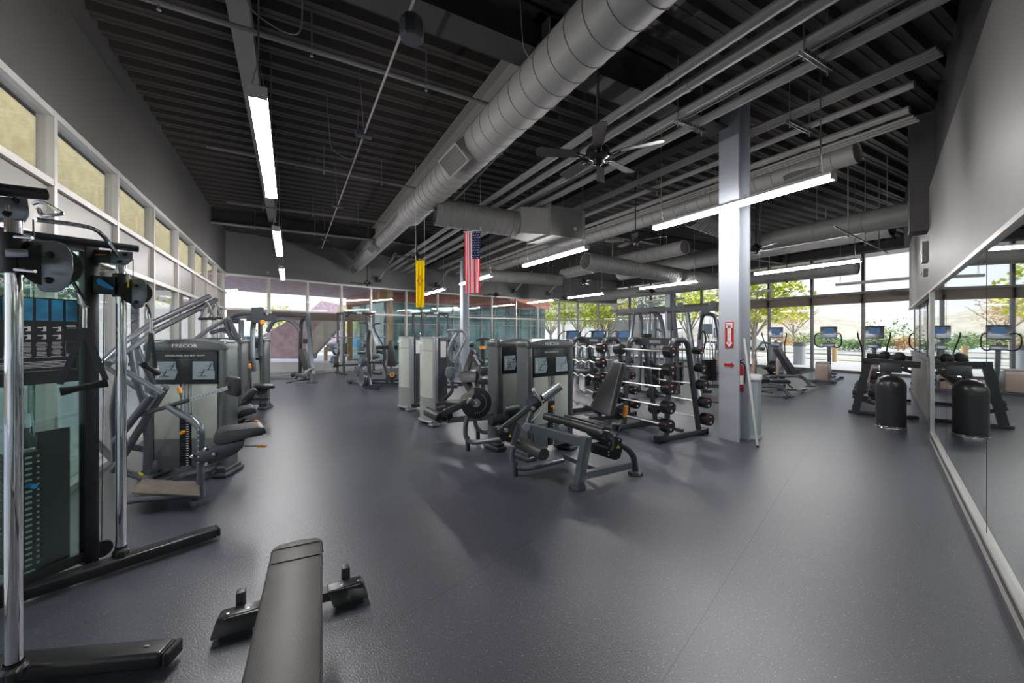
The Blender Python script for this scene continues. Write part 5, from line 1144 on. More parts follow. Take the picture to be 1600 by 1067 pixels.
MB().beam((3.051,8.831,0.431), (3.377,8.306,0.44), .1, .08).build('base_rail', 'dark', t); MB().beam((2.993,8.405,0.41), (3.24,8.268,0.41), .3, .06).build('base_rail', 'dark', t)
# machines in the gap left of the leg curl tower
t = wthing('pulldown_station', 'dark pulldown station with orange adjuster, left of the leg curl tower', 'gym machine', (4.95,10.55,0))
for pts, r in (([(3.586,8.075,1.414), (3.722,7.999,1.457), (3.883,7.91,1.429)], .025), ([(3.71,8.006,1.429), (3.722,7.999,0.014)], .05), ([(3.521,7.997,1.192), (3.594,7.956,1.08), (3.594,7.956,0.941)], .03), ([(3.698,7.784,1.031), (3.795,7.73,1.128)], .04), ([(3.635,7.59,0.881), (3.742,7.531,1.07)], .05), ([(3.66,8.034,1.259), (3.883,7.91,1.23)], .02), ([(3.517,7.885,1.031), (3.662,7.804,0.92)], .04)):
    MB().tube(pts, r, 8).build('frame_tube', 'dark', t)
MB().box((3.668,7.915,1.262), (.12, .1, .06), .5).build('adjuster', 'orange', t)
mb = MB(); mb.prism([(3.305,7.316,0.734), (3.316,7.31,0.888), (3.462,7.228,0.888), (3.507,7.203,0.721)], ND, .2, bev=.02); mb.build('seat', 'vinyl', t)
MB().beam((4.0, 8.3, .03), (4.6, 7.9, .03), .3, .06).build('base_rail', 'dark', t)

# ================================================================ POWER RACKS, SMITH MACHINE, BENCH AT THE BACK
def power_rack(label, pxl, D, scale=1.0, w=1.15, rz=0.0, plates=True, loc=None):
    t = thing('power_rack', label, 'gym rack', loc, rz, 'black power racks along the back wall')
    for x in (-w / 2, w / 2):
        for y in (0, .75):
            mb = MB(); mb.box((x, y, 1.2), (.075, .075, 2.4))
            for k in range(24 if y == 0 else 0): mb.lathe([(0, .002), (.014, .002), (.014, 0)], (x, -.038, .35 + k * .085), 6, axis=(0, -1, 0))
            mb.build('upright', 'dark', t, False, m2='silver', n1=6)
        MB().beam((x, -.35, .04), (x, .95, .04), .08, .07).build('base_rail', 'dark', t)
        MB().beam((x, 0, 2.36), (x, .75, 2.36), .07, .07).build('side_rail', 'dark', t)
        MB().beam((x, .0, .75), (x + .03, -.45, .78), .05, .06).build('safety_arm', 'silver', t)
        MB().tube([(x - .06 * (1 if x < 0 else -1), .0, 2.32), (x * .8, 0, 2.2), (x * .62, 0, 2.34)], .022, 8, bend=.08).build('pull_up_grip', 'black', t)
    MB().beam((-w / 2, 0, 2.37), (w / 2, 0, 2.37), .06, .07).build('pull_up_bar', 'black', t); MB().beam((-w / 2, .75, 2.37), (w / 2, .75, 2.37), .06, .07).build('cross_member', 'dark', t)
    MB().box((0, -.035, 2.37), (.2, .006, .05)).build('badge', 'white', t, False)
    MB().beam((-w / 2, .75, .3), (w / 2, .75, .3), .06, .07).build('cross_member', 'dark', t)
    for z, r in ((1.0, .225), (.48, .225)):
        MB().cyl((-w / 2 - .02, .5, z), (-w / 2 - .4, .5, z), .025, 10).build('plate_horn', 'nickel', t)
        plates_on(t, (-w / 2 - .10, .5, z), (-1, 0, 0), 1 if z > .9 else 4, r, th=.04, m='silver' if z > .9 else 'steel')
    return t
pr = power_rack('black power rack with a loaded barbell, left of the plate loaded chest press', None, 0, loc=(2.35, 16.55, 0), rz=.2)
pr2 = dup(pr, (5.0, 15.2, 0), .2, 'black power rack rising behind the two slim pale towers')
def barbell(loc, rz, L, label, group, n=1, pr=.225, sleeve=.4):
    t = thing('olympic_barbell', label, 'barbell', loc, rz, group); MB().cyl((-L / 2, 0, 0), (L / 2, 0, 0), .016, 10).build('bar', 'nickel', t)
    for s in (-1, 1):
        MB().cyl((s * (L / 2 - sleeve), 0, 0), (s * L / 2, 0, 0), .026, 12).build('sleeve', 'silver', t)
        plates_on(t, (s * (L / 2 - sleeve + .01), 0, 0), (s, 0, 0), n, pr, th=.035) if n else None
    return t
barbell((2.33, 16.42, 1.42), .2, 2.1, 'barbell resting across the uprights of the power rack left of the chest press', 'barbells on power racks', n=0)
barbell((4.98, 15.07, 1.42), .2, 2.25, 'barbell resting across the power rack behind the slim towers', 'barbells on power racks', n=1, pr=.2)
# smith machine
t = wthing('smith_machine', 'smith machine with leaning grey guide posts and arched top tube near the far left windows', 'gym rack', (0.31,15.57,0))
for q in ((478, 500, 487, 596, 13.6), (484, 500, 491, 590, 14.1)): MB().beam((0.463,15.42,2.209) if q[0] < 480 else (0.564,16.051,2.283), (0.655,14.855,0.202) if q[0] < 480 else (0.684,15.984,0.145), .12, .10).build('guide_post', 'steel', t)
MB().tube([(-0.677,15.711,1.635), (-0.488,15.606,2.044), (0.02,15.323,2.044), (0.302,15.166,1.656)], .065, 10, bend=.35).build('arch_tube', 'steel', t)
MB().tube([(0.415,15.103,2.065), (0.321,15.156,2.022), (0.302,15.166,1.592), (0.283,15.177,0.234)], .055, 10, bend=.2).build('rear_post', 'black', t)
MB().tube([(-0.687,15.945,2.204), (-0.266,15.711,2.204), (0.46,15.307,2.16)], .05, 10).build('top_rail', 'dark', t)
MB().box((0.409,14.878,1.315), (.14, .14, .16), .4).build('carriage_hook', 'black', t)
MB().beam((-0.682,16.286,0.028), (0.08,15.977,0.107), .08, .08).build('base_rail', 'silver', t)
MB().cyl((0.039,15.541,0.149), (0.154,15.478,0.193), .08, 12).build('end_cap', 'dark', t)
# bench in it
t = wthing('incline_bench', 'upright incline bench with black pad standing in the smith machine', 'bench', (0.49,15.04,0))
mb = MB(); mb.prism([(0.2,14.651,1.072), (0.4,14.54,1.072), (0.554,14.225,0.427), (0.358,14.334,0.325)], ND, .10, bev=.025); mb.build('back_pad', 'vinyl', t)
mb = MB(); mb.prism([(0.358,14.334,0.365), (0.536,14.235,0.467), (0.567,14.103,0.436), (0.408,14.192,0.314)], ND, .3, bev=.02); mb.build('seat_pad', 'silver', t)
MB().beam((-0.123,14.487,-0.01), (0.545,14.459,0.097), .10, .06).build('base_rail', 'black', t); MB().beam((0.036,14.399,0.01), (0.541,14.347,0.047), .04, .04).build('base_rail', 'silver', t)
MB().tube([(0.145,14.567,0.109), (0.217,14.527,0.232), (0.433,14.407,0.15)], .05, 8).build('frame_tube', 'dark', t); MB().tube([(0.501,14.255,0.304), (0.59,14.205,0.161), (0.585,14.093,0.01)], .05, 8).build('frame_tube', 'dark', t)
MB().box((0.603,14.083,-0.01), (.3, .12, .06), -.5).build('foot', 'black', t)
barbell(tuple(V((0.163,16.388,0.852)) + V((0, 0, -.7))), .25, 2.0, 'barbell lying low in front of the window left of the incline bench', 'low barbells', n=0)

# ================================================================ BARBELL RACKS
TZ = (1.31, 1.045, .785, .51, .25)
LX = (-.30, -.315, -.33, -.345, -.36); RX_ = (.33, .38, .43, .49, .54)
def barbell_rack(loc, rz, label):
    t = thing('barbell_rack', label, 'gym rack', loc, rz, 'A-frame fixed barbell racks')
    for y in (-.42, .42):
        mb = MB(); mb.tube([(-.27, y, .06), (-.17, y, 1.40), (-.10, y, 1.47), (.14, y, 1.47), (.21, y, 1.40), (.47, y, .06)], .042, 10, bend=.06); mb.build('end_frame', 'dark', t)
        mb = MB(); mb.beam((-.46, y, .045), (.62, y, .045), .09, .075, bev=.01); r_ = mb.build('base_rail', 'dark', t)
        for x in (-.47, .63): MB().box((x, y, .045), (.03, .10, .085), bev=.008).build('end_cap', 'rubber', r_)
        for side, X in ((-1, LX), (1, RX_)):
            for z, x in zip(TZ, X):
                mb = MB(); xi = (-.27 + .10 * z / 1.4) if side < 0 else (.47 - .26 * z / 1.4)
                mb.beam((xi, y, z - .03), (x + .02 * side, y, z - .03), .035, .02); mb.beam((x + .03 * side, y, z - .035), (x + .035 * side, y, z + .02), .035, .012); mb.build('bar_hook', 'black', t, False)
    mb = MB(); mb.beam((.02, -.42, 1.44), (.02, .42, 1.44), .08, .12); mb.build('top_rail', 'dark', t)
    MB().box((-.022, 0, 1.44), (.004, .22, .05)).build('badge', 'silver', t, False)
    MB().beam((.1, -.42, .10), (.1, .42, .10), .05, .05).build('cross_member', 'dark', t)
    return t
rk = barbell_rack((5.08, 4.42, 0), 0, 'barbell rack with round black heads, nearest, beside the light grey column')
dup(rk, (5.12, 5.93, 0), .03, 'barbell rack with round black heads, the farther one behind the leg extension back pad')
def fixed_barbell(r, curl, label, loc, rz=0):
    t = thing('fixed_barbell', label, 'barbell', loc, rz, 'fixed barbells on the racks')
    mb = MB()
    if curl: mb.tube([(0, -.5, 0), (0, -.3, 0), (0, -.2, .03), (0, -.1, -.02), (0, 0, .02), (0, .1, -.02), (0, .2, .03), (0, .3, 0), (0, .5, 0)], .0145, 10, bend=.02)
    else: mb.cyl((0, -.5, 0), (0, .5, 0), .0145, 10)
    mb.build('bar', 'nickel', t)
    for s in (-1, 1):
        hd_ = MB().lathe([(0, 0), (r * .55, 0), (r, .012), (r * 1.0, .13), (r * .93, .145), (0, .145)], (0, s * .43, 0), 22, axis=(0, s, 0)).build('head', 'satin', t)
        y = s * .576
        mb = MB(); mb.box((-.1 * r, y, .45 * r), (.75 * r, .003, .28 * r)); mb.build('red_print', 'red', hd_, False)
        mb = MB(); mb.box((0, y, -.45 * r), (.3 * r, .003, .26 * r)); mb.box((-.1 * r, y + s * .0015, .48 * r), (.45 * r, .002, .09 * r)); mb.build('weight_number', 'white', hd_, False)
    return t
tiers = ('top', 'second', 'middle', 'fourth', 'bottom')
for ri, (ox, oy, rz, nm) in enumerate(((5.08, 4.42, 0, 'nearest rack'), (5.12, 5.93, .03, 'farther rack'))):
    for side, X, sn in ((-1, LX, 'left'), (1, RX_, 'right')):
        for i, (z, x) in enumerate(zip(TZ, X)):
            r = (.088 + .003 * i) if side < 0 else (.056 + .010 * i)
            p = Matrix.Rotation(rz, 3, 'Z') @ V((x, 0, z))
            fixed_barbell(r, (ri == 1 and side < 0), 'black headed fixed barbell on the %s, %s tier, %s side' % (nm, tiers[i], sn), (ox + p.x, oy + p.y, z), rz)

# ================================================================ NEAR COLUMN: SIGNS, EXTINGUISHER, POLE, BIN
FX = 5.628; R90 = facing(-pi / 2)
t = thing('fire_extinguisher_sign', 'red and white vertical sign reading FIRE EXTINGUISHER on the near column', 'sign', (FX, 3.555, 1.55), -pi / 2)
MB().box((0, -.002, 0), (.13, .003, .378)).build('sign_board', 'red', t, False)
mb = MB(); mb.box((0, -.0045, .138), (.10, .001, .07)); mb.box((0, -.0045, .0), (.052, .001, .24)); mb.prism([(-.056, -.004, -.11), (.056, -.004, -.11), (0, -.004, -.182)], (0, -1, 0), .001); ar = mb.build('arrow', 'white', t, False)
text_mesh('lettering', 'FIRE', .058, 'red', t, (0, -.006, .138), RX, xs=.8)
for i, ch in enumerate('EXTINGUISHER'): text_mesh('lettering', ch, .027, 'black', t, (0, -.006, .09 - i * .0195), RX)
t = thing('arrow_sign', 'red arrow pointing right on the near column, under the fire extinguisher sign', 'sign', (FX, 3.56, 1.11), -pi / 2)
mb = MB(); mb.prism([(-.075, -.001, -.02), (.03, -.001, -.02), (.03, -.001, -.045), (.08, -.001, 0), (.03, -.001, .045), (.03, -.001, .02), (-.075, -.001, .02)], (0, -1, 0), .002); mb.build('arrow', 'red', t, False)
t = thing('fire_extinguisher', 'red fire extinguisher with white label tucked in the recess of the near column', 'extinguisher', (5.735, 3.475, .72))
mb = MB(); mb.lathe([(0, 0), (.05, 0), (.058, .012), (.058, .33), (.05, .37), (.022, .395), (.018, .42), (0, .42)], (0, 0, 0), 20); mb.build('cylinder', 'red', t)
mb = MB(); mb.lathe([(.0585, .11), (.0590, .11), (.0590, .24), (.0585, .24)], (0, 0, 0), 20); mb.build('paper_label', 'white', t)
mb = MB(); mb.box((0, 0, .43), (.03, .04, .03)); mb.beam((-.02, -.01, .445), (.06, -.03, .47), .02, .008); mb.beam((-.02, -.01, .43), (.05, -.03, .42), .02, .006); mb.build('valve_handle', 'black', t)
MB().tube([(0, -.02, .43), (.04, -.06, .40), (.062, -.05, .25), (.06, -.045, .12)], .009, 8, bend=.03).build('hose', 'black', t)
MB().box((0, .06, .25), (.06, .03, .3)).build('wall_bracket', 'dark', t)
t = wthing('leaning_pole', 'long white pole leaning against the near column', 'pole', (5.62, 3.15, 0))
MB().cyl((5.625, 3.15, .02), (5.73, 3.40, 1.50), .0165, 12).build('shaft', 'lampbody', t); MB().cyl((5.624, 3.148, .0), (5.626, 3.152, .03), .018, 12).build('rubber_tip', 'black', t)
t = thing('waste_bin', 'tall pale blue grey bin standing right behind the near column', 'bin', (6.115, 3.55, 0))
prof = [(0, .01), (.15, .01), (.15, .0), (.17, .0), (.165, .04), (.155, .05), (.158, .9), (.168, .9), (.168, .93), (.15, .93), (.145, .2), (0, .2)]
mb = MB(); mb.lathe(prof, (0, 0, 0), 28); bn = mb.build('body', 'binrib', t)
mb = MB()
for k in range(14): a = 2 * pi * k / 14; mb.cyl((.157 * math.cos(a), .157 * math.sin(a), .06), (.160 * math.cos(a), .160 * math.sin(a), .88), .003, 5)
mb.build('rib', 'column', bn)
mb = MB(); mb.lathe([(.171, .88), (.173, .93), (.165, .945), (.15, .94), (.145, .80)], (0, 0, 0), 28); mb.build('bin_liner', 'white', t)
# domed bin
t = thing('domed_waste_bin', 'black domed bin with a polished base ring in front of the dumbbell rack', 'bin', (8.77, 2.74, 0))
mb = MB(); mb.lathe([(0, .02), (.19, .02), (.19, .0), (.197, .0), (.197, .03), (.192, .035), (.192, .60), (.196, .602), (.196, .625), (.192, .63)], (0, 0, 0), 40); mb.build('body', 'satin', t)
mb = MB(); prof = [(.194, .63)] + [(.194 * math.cos(a), .69 + .19 * math.sin(a)) for a in [pi / 2 * k / 10 for k in range(11)]]; mb.lathe(prof, (0, 0, 0), 40); mb.build('dome_lid', 'satin', t)
mb = MB(); mb.lathe([(.198, .005), (.200, .01), (.198, .018)], (0, 0, 0), 40); mb.lathe([(.197, .028), (.199, .033), (.197, .04)], (0, 0, 0), 40); mb.build('base_ring', 'chrome', t)

# ================================================================ DUMBBELL RACK BY THE HALF WALL
a18 = math.atan2(.312, .95); o_ = rw(6.86)
t = thing('dumbbell_rack', 'black three tier dumbbell rack standing against the half wall behind the domed bin', 'gym rack', (o_.x, o_.y, 0), a18)
L = 2.5
for x in (0, L):
    mb = MB(); mb.beam((x, .92, .06), (x, .74, 1.03), .12, .10, up=(1, 0, 0)); mb.beam((x, .80, 1.04), (x, .03, 1.0), .10, .12); fr_ = mb.build('end_frame', 'satin', t)
    MB().beam((x, 1.03, .04), (x, .05, .04), .10, .06, bev=.01).build('base_rail', 'satin', t); MB().beam((x + .12, 1.0, .035), (x + .12, .1, .035), .06, .04).build('base_rail', 'satin', t)
    MB().box((x - .055, .42, .93), (.03, .30, .18), bev=.01).build('end_plate', 'dark', t)
sh = ((.80, .34), (.55, .66), (.30, .98))
for y, z in sh:
    for dy in (-.09, .09): MB().beam((.05, y + dy, z + dy * .35 - .03), (L - .05, y + dy, z + dy * .35 - .03), .05, .03).build('shelf_rail', 'dark', t)
    for x in (0, L): MB().beam((x, y - .16, z - .12), (x, y + .16, z - .0), .05, .06).build('shelf_bracket', 'satin', t)
def dumbbell(r, label, loc, rz, grp='dumbbells on the rack'):
    d_ = thing('dumbbell', label, 'dumbbell', loc, rz, grp)
    mb = MB(); mb.lathe([(.011, -.07), (.017, -.03), (.018, 0), (.017, .03), (.011, .07)], (0, 0, 0), 10, axis=(0, 1, 0)); mb.build('handle', 'chrome', d_)
    for s in (-1, 1): MB().lathe([(0, .06), (r * .8, .06), (r, .072), (r, .06 + r * 1.5), (r * .85, .075 + r * 1.5), (0, .075 + r * 1.5)], (0, 0, 0), 6, axis=(0, s, 0)).build('head', 'rubber', d_, False)
    return d_
rn = ('bottom', 'middle', 'top')
dbs = [dumbbell(.065 - .008 * i, '', (0, 0, -50), 0) for i in range(3)]
for i, (y, z) in enumerate(sh):
    for k in range(9 - 0):
        x = .20 + k * .262; r = .065 - .008 * i; q = Matrix.Rotation(a18, 3, 'Z') @ V((x, y, z + r - .012)) + V((o_.x, o_.y, 0))
        od = ('end one nearest the domed bin', 'second from the domed bin', 'third from the domed bin', 'fourth from the domed bin', 'middle one', 'fourth from the far end', 'third from the far end', 'second from the far end', 'end one farthest away')[k]
        if k == 0: d_ = dbs[i]; d_.location = q; d_.rotation_euler = (0, 0, a18); d_['label'] = 'black hex dumbbell on the %s tier, %s' % (rn[i], od)
        else: dup(dbs[i], q, a18, 'black hex dumbbell on the %s tier, %s' % (rn[i], od))
# balls standing in for the dark lumpy weights and gear on top
for i, (x, lb) in enumerate(((.18, 'black ball standing in for lumpy gear on the dumbbell rack top, nearer one'), (.62, 'black ball standing in for lumpy gear on the dumbbell rack top, farther one'))):
    q = Matrix.Rotation(a18, 3, 'Z') @ V((x, .30 + .2 * i, 1.10)) + V((o_.x, o_.y, .03)); t = thing('gear_stand_in', lb, 'ball', q, 0)
    mb = MB(); mb.lathe([(.09 * math.sin(a), -.09 * math.cos(a)) for a in [pi * k / 12 for k in range(13)]], (0, 0, 0), 20); mb.lathe([(.0895, -.01), (.092, 0), (.0895, .01)], (0, 0, 0), 20); mb.build('ball', 'rubber', t)

# ================================================================ ELLIPTICALS ALONG THE SIDE WINDOWS
def elliptical(loc, rz, label, loop=True, amt=False):
    """local +x = where the user looks; the rear housing is at x = 0"""
    t = thing('elliptical_trainer', label, 'cardio machine', loc, rz, 'elliptical trainers facing the side windows')
    mb = MB(); mb.beam((0, -.22, .05), (2.0, -.22, .05), .08, .07); mb.beam((0, .22, .05), (2.0, .22, .05), .08, .07); mb.box((1.95, 0, .05), (.16, .7, .07), bev=.01); mb.box((.1, 0, .05), (.14, .72, .07), bev=.01); mb.build('base_frame', 'dark', t)
    if not amt:
        mb = MB(); mb.prism([(0, -.17, .08), (.5, -.17, .08), (.55, -.17, .42), (.45, -.17, .60), (.05, -.17, .64), (-.02, -.17, .58)], (0, 1, 0), .34, bev=.04); hs = mb.build('rear_housing', 'cream', t)
        MB().box((.24, 0, .645), (.42, .32, .03), bev=.01).build('housing_top', 'silver', hs)
    else:
        mb = MB(); mb.prism([(1.3, -.18, .08), (1.9, -.18, .08), (1.75, -.18, 1.15), (1.45, -.18, 1.15)], (0, 1, 0), .36, bev=.04); mb.build('front_housing', 'dark', t)
        for s in (-1, 1): MB().tube([(.2, s * .32, .5), (.1, s * .36, .9), (.9, s * .30, 1.25), (1.5, s * .2, 1.2)], .04, 10, bend=.1).build('link_arm', 'silver', t)
        for s in (-1, 1): mb = MB(); mb.prism([(-.05, s * .36 - .05, .12), (.2, s * .36 - .05, .12), (.2, s * .36 - .05, .72), (0, s * .36 - .05, .72)], (0, 1, 0), .1, bev=.03); mb.build('side_shroud', 'cream', t)
        mb = MB(); mb.lathe([(0, -.2), (.2, -.18), (.26, -.1), (.26, .1), (.2, .18), (0, .2)], (1.2, 0, .32), 20, axis=(0, 1, 0)); mb.build('flywheel_cover', 'satin', t)
    for s in (-1, 1):
        MB().beam((.3, s * .2, .3 + .08 * s), (1.5, s * .2, .18), .05, .05).build('pedal_arm', 'silver', t); MB().box((.85, s * .2, .30 + .04 * s), (.38, .16, .04), bev=.012).build('pedal', 'black', t)
    MB().beam((1.62, 0, .08), (1.45, 0, 1.32), .13, .10, bev=.02).build('column', 'steel', t)
    mb = MB(); mb.prism([(1.36, -.17, 1.10), (1.50, -.17, 1.10), (1.48, -.17, 1.24), (1.40, -.17, 1.26)], (0, 1, 0), .34, bev=.03); mb.build('shroud', 'steel', t)
    mb = MB(); mb.prism([(1.40, -.23, 1.42), (1.48, -.23, 1.40), (1.56, -.20, 1.80), (1.50, -.23, 1.81)], (0, 1, 0), .46, bev=.02); cn = mb.build('console', 'steel', t)
    mb = MB(); mb.prism([(1.425, -.13, 1.56), (1.425, .13, 1.56), (1.478, .13, 1.75), (1.478, -.13, 1.75)], (-1, 0, .2), .006); mb.build('screen', 'screen', cn, False)
    mb = MB(); mb.tube([(1.42, -.22, 1.38), (1.34, -.14, 1.33), (1.42, 0, 1.42), (1.34, .14, 1.33), (1.42, .22, 1.38)], .012, 6); mb.build('heart_rate_grip', 'nickel', t)
    for s in (-1, 1):
        if loop: P = [(1.45, s * .08, 1.14), (1.36, s * .25, 1.08), (1.25, s * .36, 1.2), (1.18, s * .36, 1.48), (1.34, s * .30, 1.58), (1.46, s * .2, 1.56)]
        else: P = [(1.60, s * .28, .45), (1.46, s * .28, 1.0), (1.32, s * .30, 1.15), (1.22, s * .38, 1.5), (1.18, s * .38, 1.6)]
        MB().tube(P, .02, 8, bend=.08).build('handlebar', 'satin', t)
    return t
EA = .27
e1 = elliptical((14.75, 5.05, 0), EA, 'elliptical trainer with straight moving arms, third from the near column, beside the dumbbell rack', loop=False)
e2 = elliptical((14.7, 6.25, 0), EA, 'elliptical trainer with looped fixed handles, beside the far litter bin', loop=True)
e3 = elliptical((14.3, 7.75, 0), EA, 'adaptive trainer with tall linked arms, just right of the near column', loop=False, amt=True)
dup(e2, (14.9, 3.9, 0), EA, 'elliptical trainer mostly hidden behind the dumbbell rack')
dup(e3, (13.9, 9.7, 0), EA, 'adaptive trainer partly hidden behind the near column')
# ================================================================ BENCHES RIGHT OF THE COLUMN
t = wthing('incline_bench', 'incline bench with raised grey black pad, right of the near column', 'bench', (13.08,6.19,0))
mb = MB(); mb.prism([(12.419,6.365,1.104), (12.501,6.32,1.141), (12.59,5.926,0.462), (12.479,5.988,0.389)], ND, .28, bev=.02); mb.build('back_pad', 'vinyl', t)
mb = MB(); mb.prism([(12.574,5.935,0.425), (12.638,5.9,0.498), (12.581,5.589,0.588), (12.627,5.563,0.544), (12.581,5.589,0.5), (12.526,5.848,0.409)], ND, .28, bev=.015); mb.build('seat_pad', 'vinyl', t)
MB().tube([(12.428,6.475,0.31), (12.558,5.944,0.371), (12.636,5.786,0.31), (12.664,5.657,0.107)], .045, 8, bend=.12).build('frame_tube', 'steel', t); MB().beam((12.488,5.64,0.111), (12.971,5.714,0.08), .1, .04).build('foot', 'dark', t)
MB().cyl((12.668,6.112,0.331), (12.615,6.256,0.6), .025, 8).build('back_strut', 'dark', t); MB().beam((12.159,6.51,0.209), (12.908,6.436,0.173), .1, .05).build('foot', 'dark', t); MB().tube([(12.461,6.456,0.31), (12.461,6.456,0.197)], .03, 8).build('rear_leg', 'dark', t)
t = wthing('flat_bench', 'low flat bench with grey black pad, nearest bench right of the pale bin', 'bench', (10.76,5.53,0))
mb = MB(); mb.prism([(10.474,5.502,0.376), (10.502,5.486,0.432), (10.617,5.193,0.439), (10.658,5.171,0.4), (10.644,5.178,0.338), (10.502,5.486,0.336)], ND, .27, bev=.015); mb.build('pad', 'vinyl', t)
mb = MB(); mb.prism([(10.303,5.826,0.352), (10.331,5.81,0.417), (10.51,5.596,0.429), (10.538,5.581,0.38), (10.496,5.604,0.316), (10.331,5.81,0.287)], ND, .27, bev=.015); mb.build('back_pad', 'vinyl', t)
MB().tube([(10.29,5.947,0.209), (10.571,5.448,0.265), (10.616,5.308,0.215), (10.617,5.193,0.042)], .045, 8, bend=.12).build('frame_tube', 'steel', t); MB().beam((10.413,5.192,0.034), (10.905,5.262,-0.006), .1, .04).build('foot', 'dark', t)
MB().beam((10.303,5.826,0.141), (10.488,5.494,0.09), .05, .04).build('wheel_bar', 'dark', t); MB().tube([(10.63,5.301,0.325), (10.602,5.316,0.247)], .03, 8).build('pad_post', 'dark', t)
t = wthing('flat_bench', 'farther low flat bench behind the nearest bench right of the pale bin', 'bench', (11.98,5.75,0))
mb = MB(); mb.prism([(11.455,6.1,0.361), (11.486,6.083,0.405), (11.591,5.796,0.426), (11.636,5.771,0.392), (11.606,5.787,0.349), (11.486,6.083,0.326)], ND, .27, bev=.015); mb.build('pad', 'vinyl', t)
MB().beam((11.12,5.715,0.099), (11.846,5.425,0.084), .07, .05).build('base_rail', 'dark', t); MB().cyl((11.448,5.646,0.236), (11.566,5.581,0.135), .02, 8).build('frame_strut', 'dark', t); MB().beam((11.587,5.454,0.082), (12.2,5.571,0.059), .12, .06).build('foot', 'silver', t)
MB().tube([(11.563,5.926,0.372), (11.271,5.745,0.118)], .03, 8).build('pad_post', 'dark', t)

# ================================================================ CABLE STATION BEHIND THE BARBELL RACKS
t = wthing('cable_crossover_station', 'wide silver legged cable station with round end discs on its black top beam', 'gym machine', (8.99,7.28,0))
MB().beam((7.477,7.97,2.166), (8.902,6.033,2.187), .10, .10).build('top_beam', 'dark', t); MB().beam((8.345,8.403,2.156), (8.771,6.793,2.226), .06, .06).build('top_beam', 'dark', t)
for x, y, r, D in ((960.5,482,5,10.5), (1000.5,480,5.6,10.3), (1017.5,476.5,4.5,10.8), (1062.5,477.6,6,10.0), (1113.4,474,6.3,9.6)): pass
for q, r in (((7.473,7.858,2.228), .075), ((7.909,7.387,2.249), .08), ((8.551,7.602,2.334), .07), ((8.55,6.687,2.268), .085), ((8.894,6.037,2.28), .085)):
    MB().lathe([(0, .03), (r, .025), (r, -.025), (0, -.03)], q, 20, axis=NV).build('pulley_cover', 'silver', t)
for pts, r in (([(7.772,7.463,2.116), (7.447,7.3,1.265), (6.987,7.098,-0.035)], .045), ([(8.102,7.622,2.166), (8.177,7.581,1.928), (8.132,7.606,0.905), (8.102,7.622,0.053)], .05), ([(8.489,7.407,2.149), (8.474,7.415,1.246), (8.619,7.564,0.059)], .045),
               ([(8.054,7.191,2.144), (8.284,7.064,2.046), (8.355,7.024,1.586), (8.179,6.779,0.026)], .05), ([(8.402,6.769,2.133), (8.472,6.73,1.425), (8.685,6.84,0.029)], .05), ([(8.61,6.539,2.127), (8.545,6.346,1.274), (8.131,5.775,-0.036)], .055)):
    MB().tube(pts, r, 10, bend=.25).build('leg', 'steel', t)
for a, b in (((8.154,7.365,2.088), (8.154,7.365,0.249)), ((8.321,7.386,2.093), (8.321,7.386,0.236)), ((8.417,7.218,2.088), (8.417,7.218,0.249)), ((8.47,6.96,2.111), (8.47,6.96,0.275)), ((8.599,6.659,2.101), (8.599,6.659,0.3)), ((8.236,7.548,2.013), (8.236,7.548,0.053))): MB().cyl(a, b, .012, 6).build('guide_rod', 'chrome', t)
for q in ((8.355,7.482,0.36), (8.527,7.271,0.405), (8.656,6.856,0.471)):
    mb = MB()
    for k in range(14): mb.box(V(q) + V((0, 0, -.20 + k * .042)), (.26, .14, .036), -.4)
    mb.build('weight_stack', 'black', t, False)
for a, b in (((6.96,7.113,-0.051), (8.151,6.794,-0.006)), ((8.132,7.606,0.019), (8.685,6.84,0.012)), ((8.151,6.794,0.01), (8.144,5.768,-0.065)), ((8.345,8.403,-0.025), (8.132,7.606,0.036))): MB().beam(V(a), V(b), .09, .08).build('base_rail', 'dark', t)
for q in ((8.262,7.419,1.57),): MB().box(q, (.3, .06, .2), -.5, bev=.01).build('instruction_panel', 'placard', t); MB().box(V(q) + V((-.12, -.05, -.12)), (.2, .06, .22), -.5).build('pad', 'vinyl', t)
for a, b in (((8.278,7.181,1.686), (8.394,7.117,1.603)), ((8.401,6.884,1.667), (8.599,6.659,1.699))): MB().cyl(a, b, .014, 6).build('hand_grip', 'rubber', t)
MB().box((8.415,6.876,1.911), (.10, .10, .5), .2).build('pulley_carriage', 'dark', t)
t = wthing('lat_pulldown_tower', 'silver arched pulldown tower with cables between the cable station and the near column', 'gym machine', (9.28,6.36,0))
for pts, r in (([(8.922,6.48,0.943), (9.172,6.569,1.75), (9.32,6.602,2.034), (9.407,6.553,2.083), (9.487,6.394,2.062), (9.358,6.237,1.747), (9.091,5.928,0.737)], .04), ([(9.803,6.905,2.074), (9.985,6.804,2.074), (10.137,6.719,1.935), (10.258,6.652,0.893)], .035), ([(9.742,6.939,2.021), (9.651,6.99,0.893), (9.59,7.023,-0.01)], .035), ([(9.115,6.601,0.078), (8.922,6.48,0.943)], .04)):
    MB().tube(pts, r, 8, bend=.15).build('frame_tube', 'steel', t)
for x in (0, 1, 2, 3, 4): MB().cyl(V((9.44,6.649,2.055)).lerp(V((9.609,6.441,2.05)), x / 4), V((9.44,6.649,0.249)).lerp(V((9.609,6.441,0.262)), x / 4), .008, 6).build('cable', 'chrome', t)
MB().box((9.272,6.514,2.111), (.22, .10, .09), -.5, bev=.01).build('pulley_box', 'silver', t)
for q in ((9.392,6.561,0.626), (9.537,6.481,0.626)):
    mb = MB()
    for k in range(12): mb.box(V(q) + V((0, 0, -.25 + k * .045)), (.16, .14, .038), -.4)
    mb.build('weight_stack', 'black', t, False)
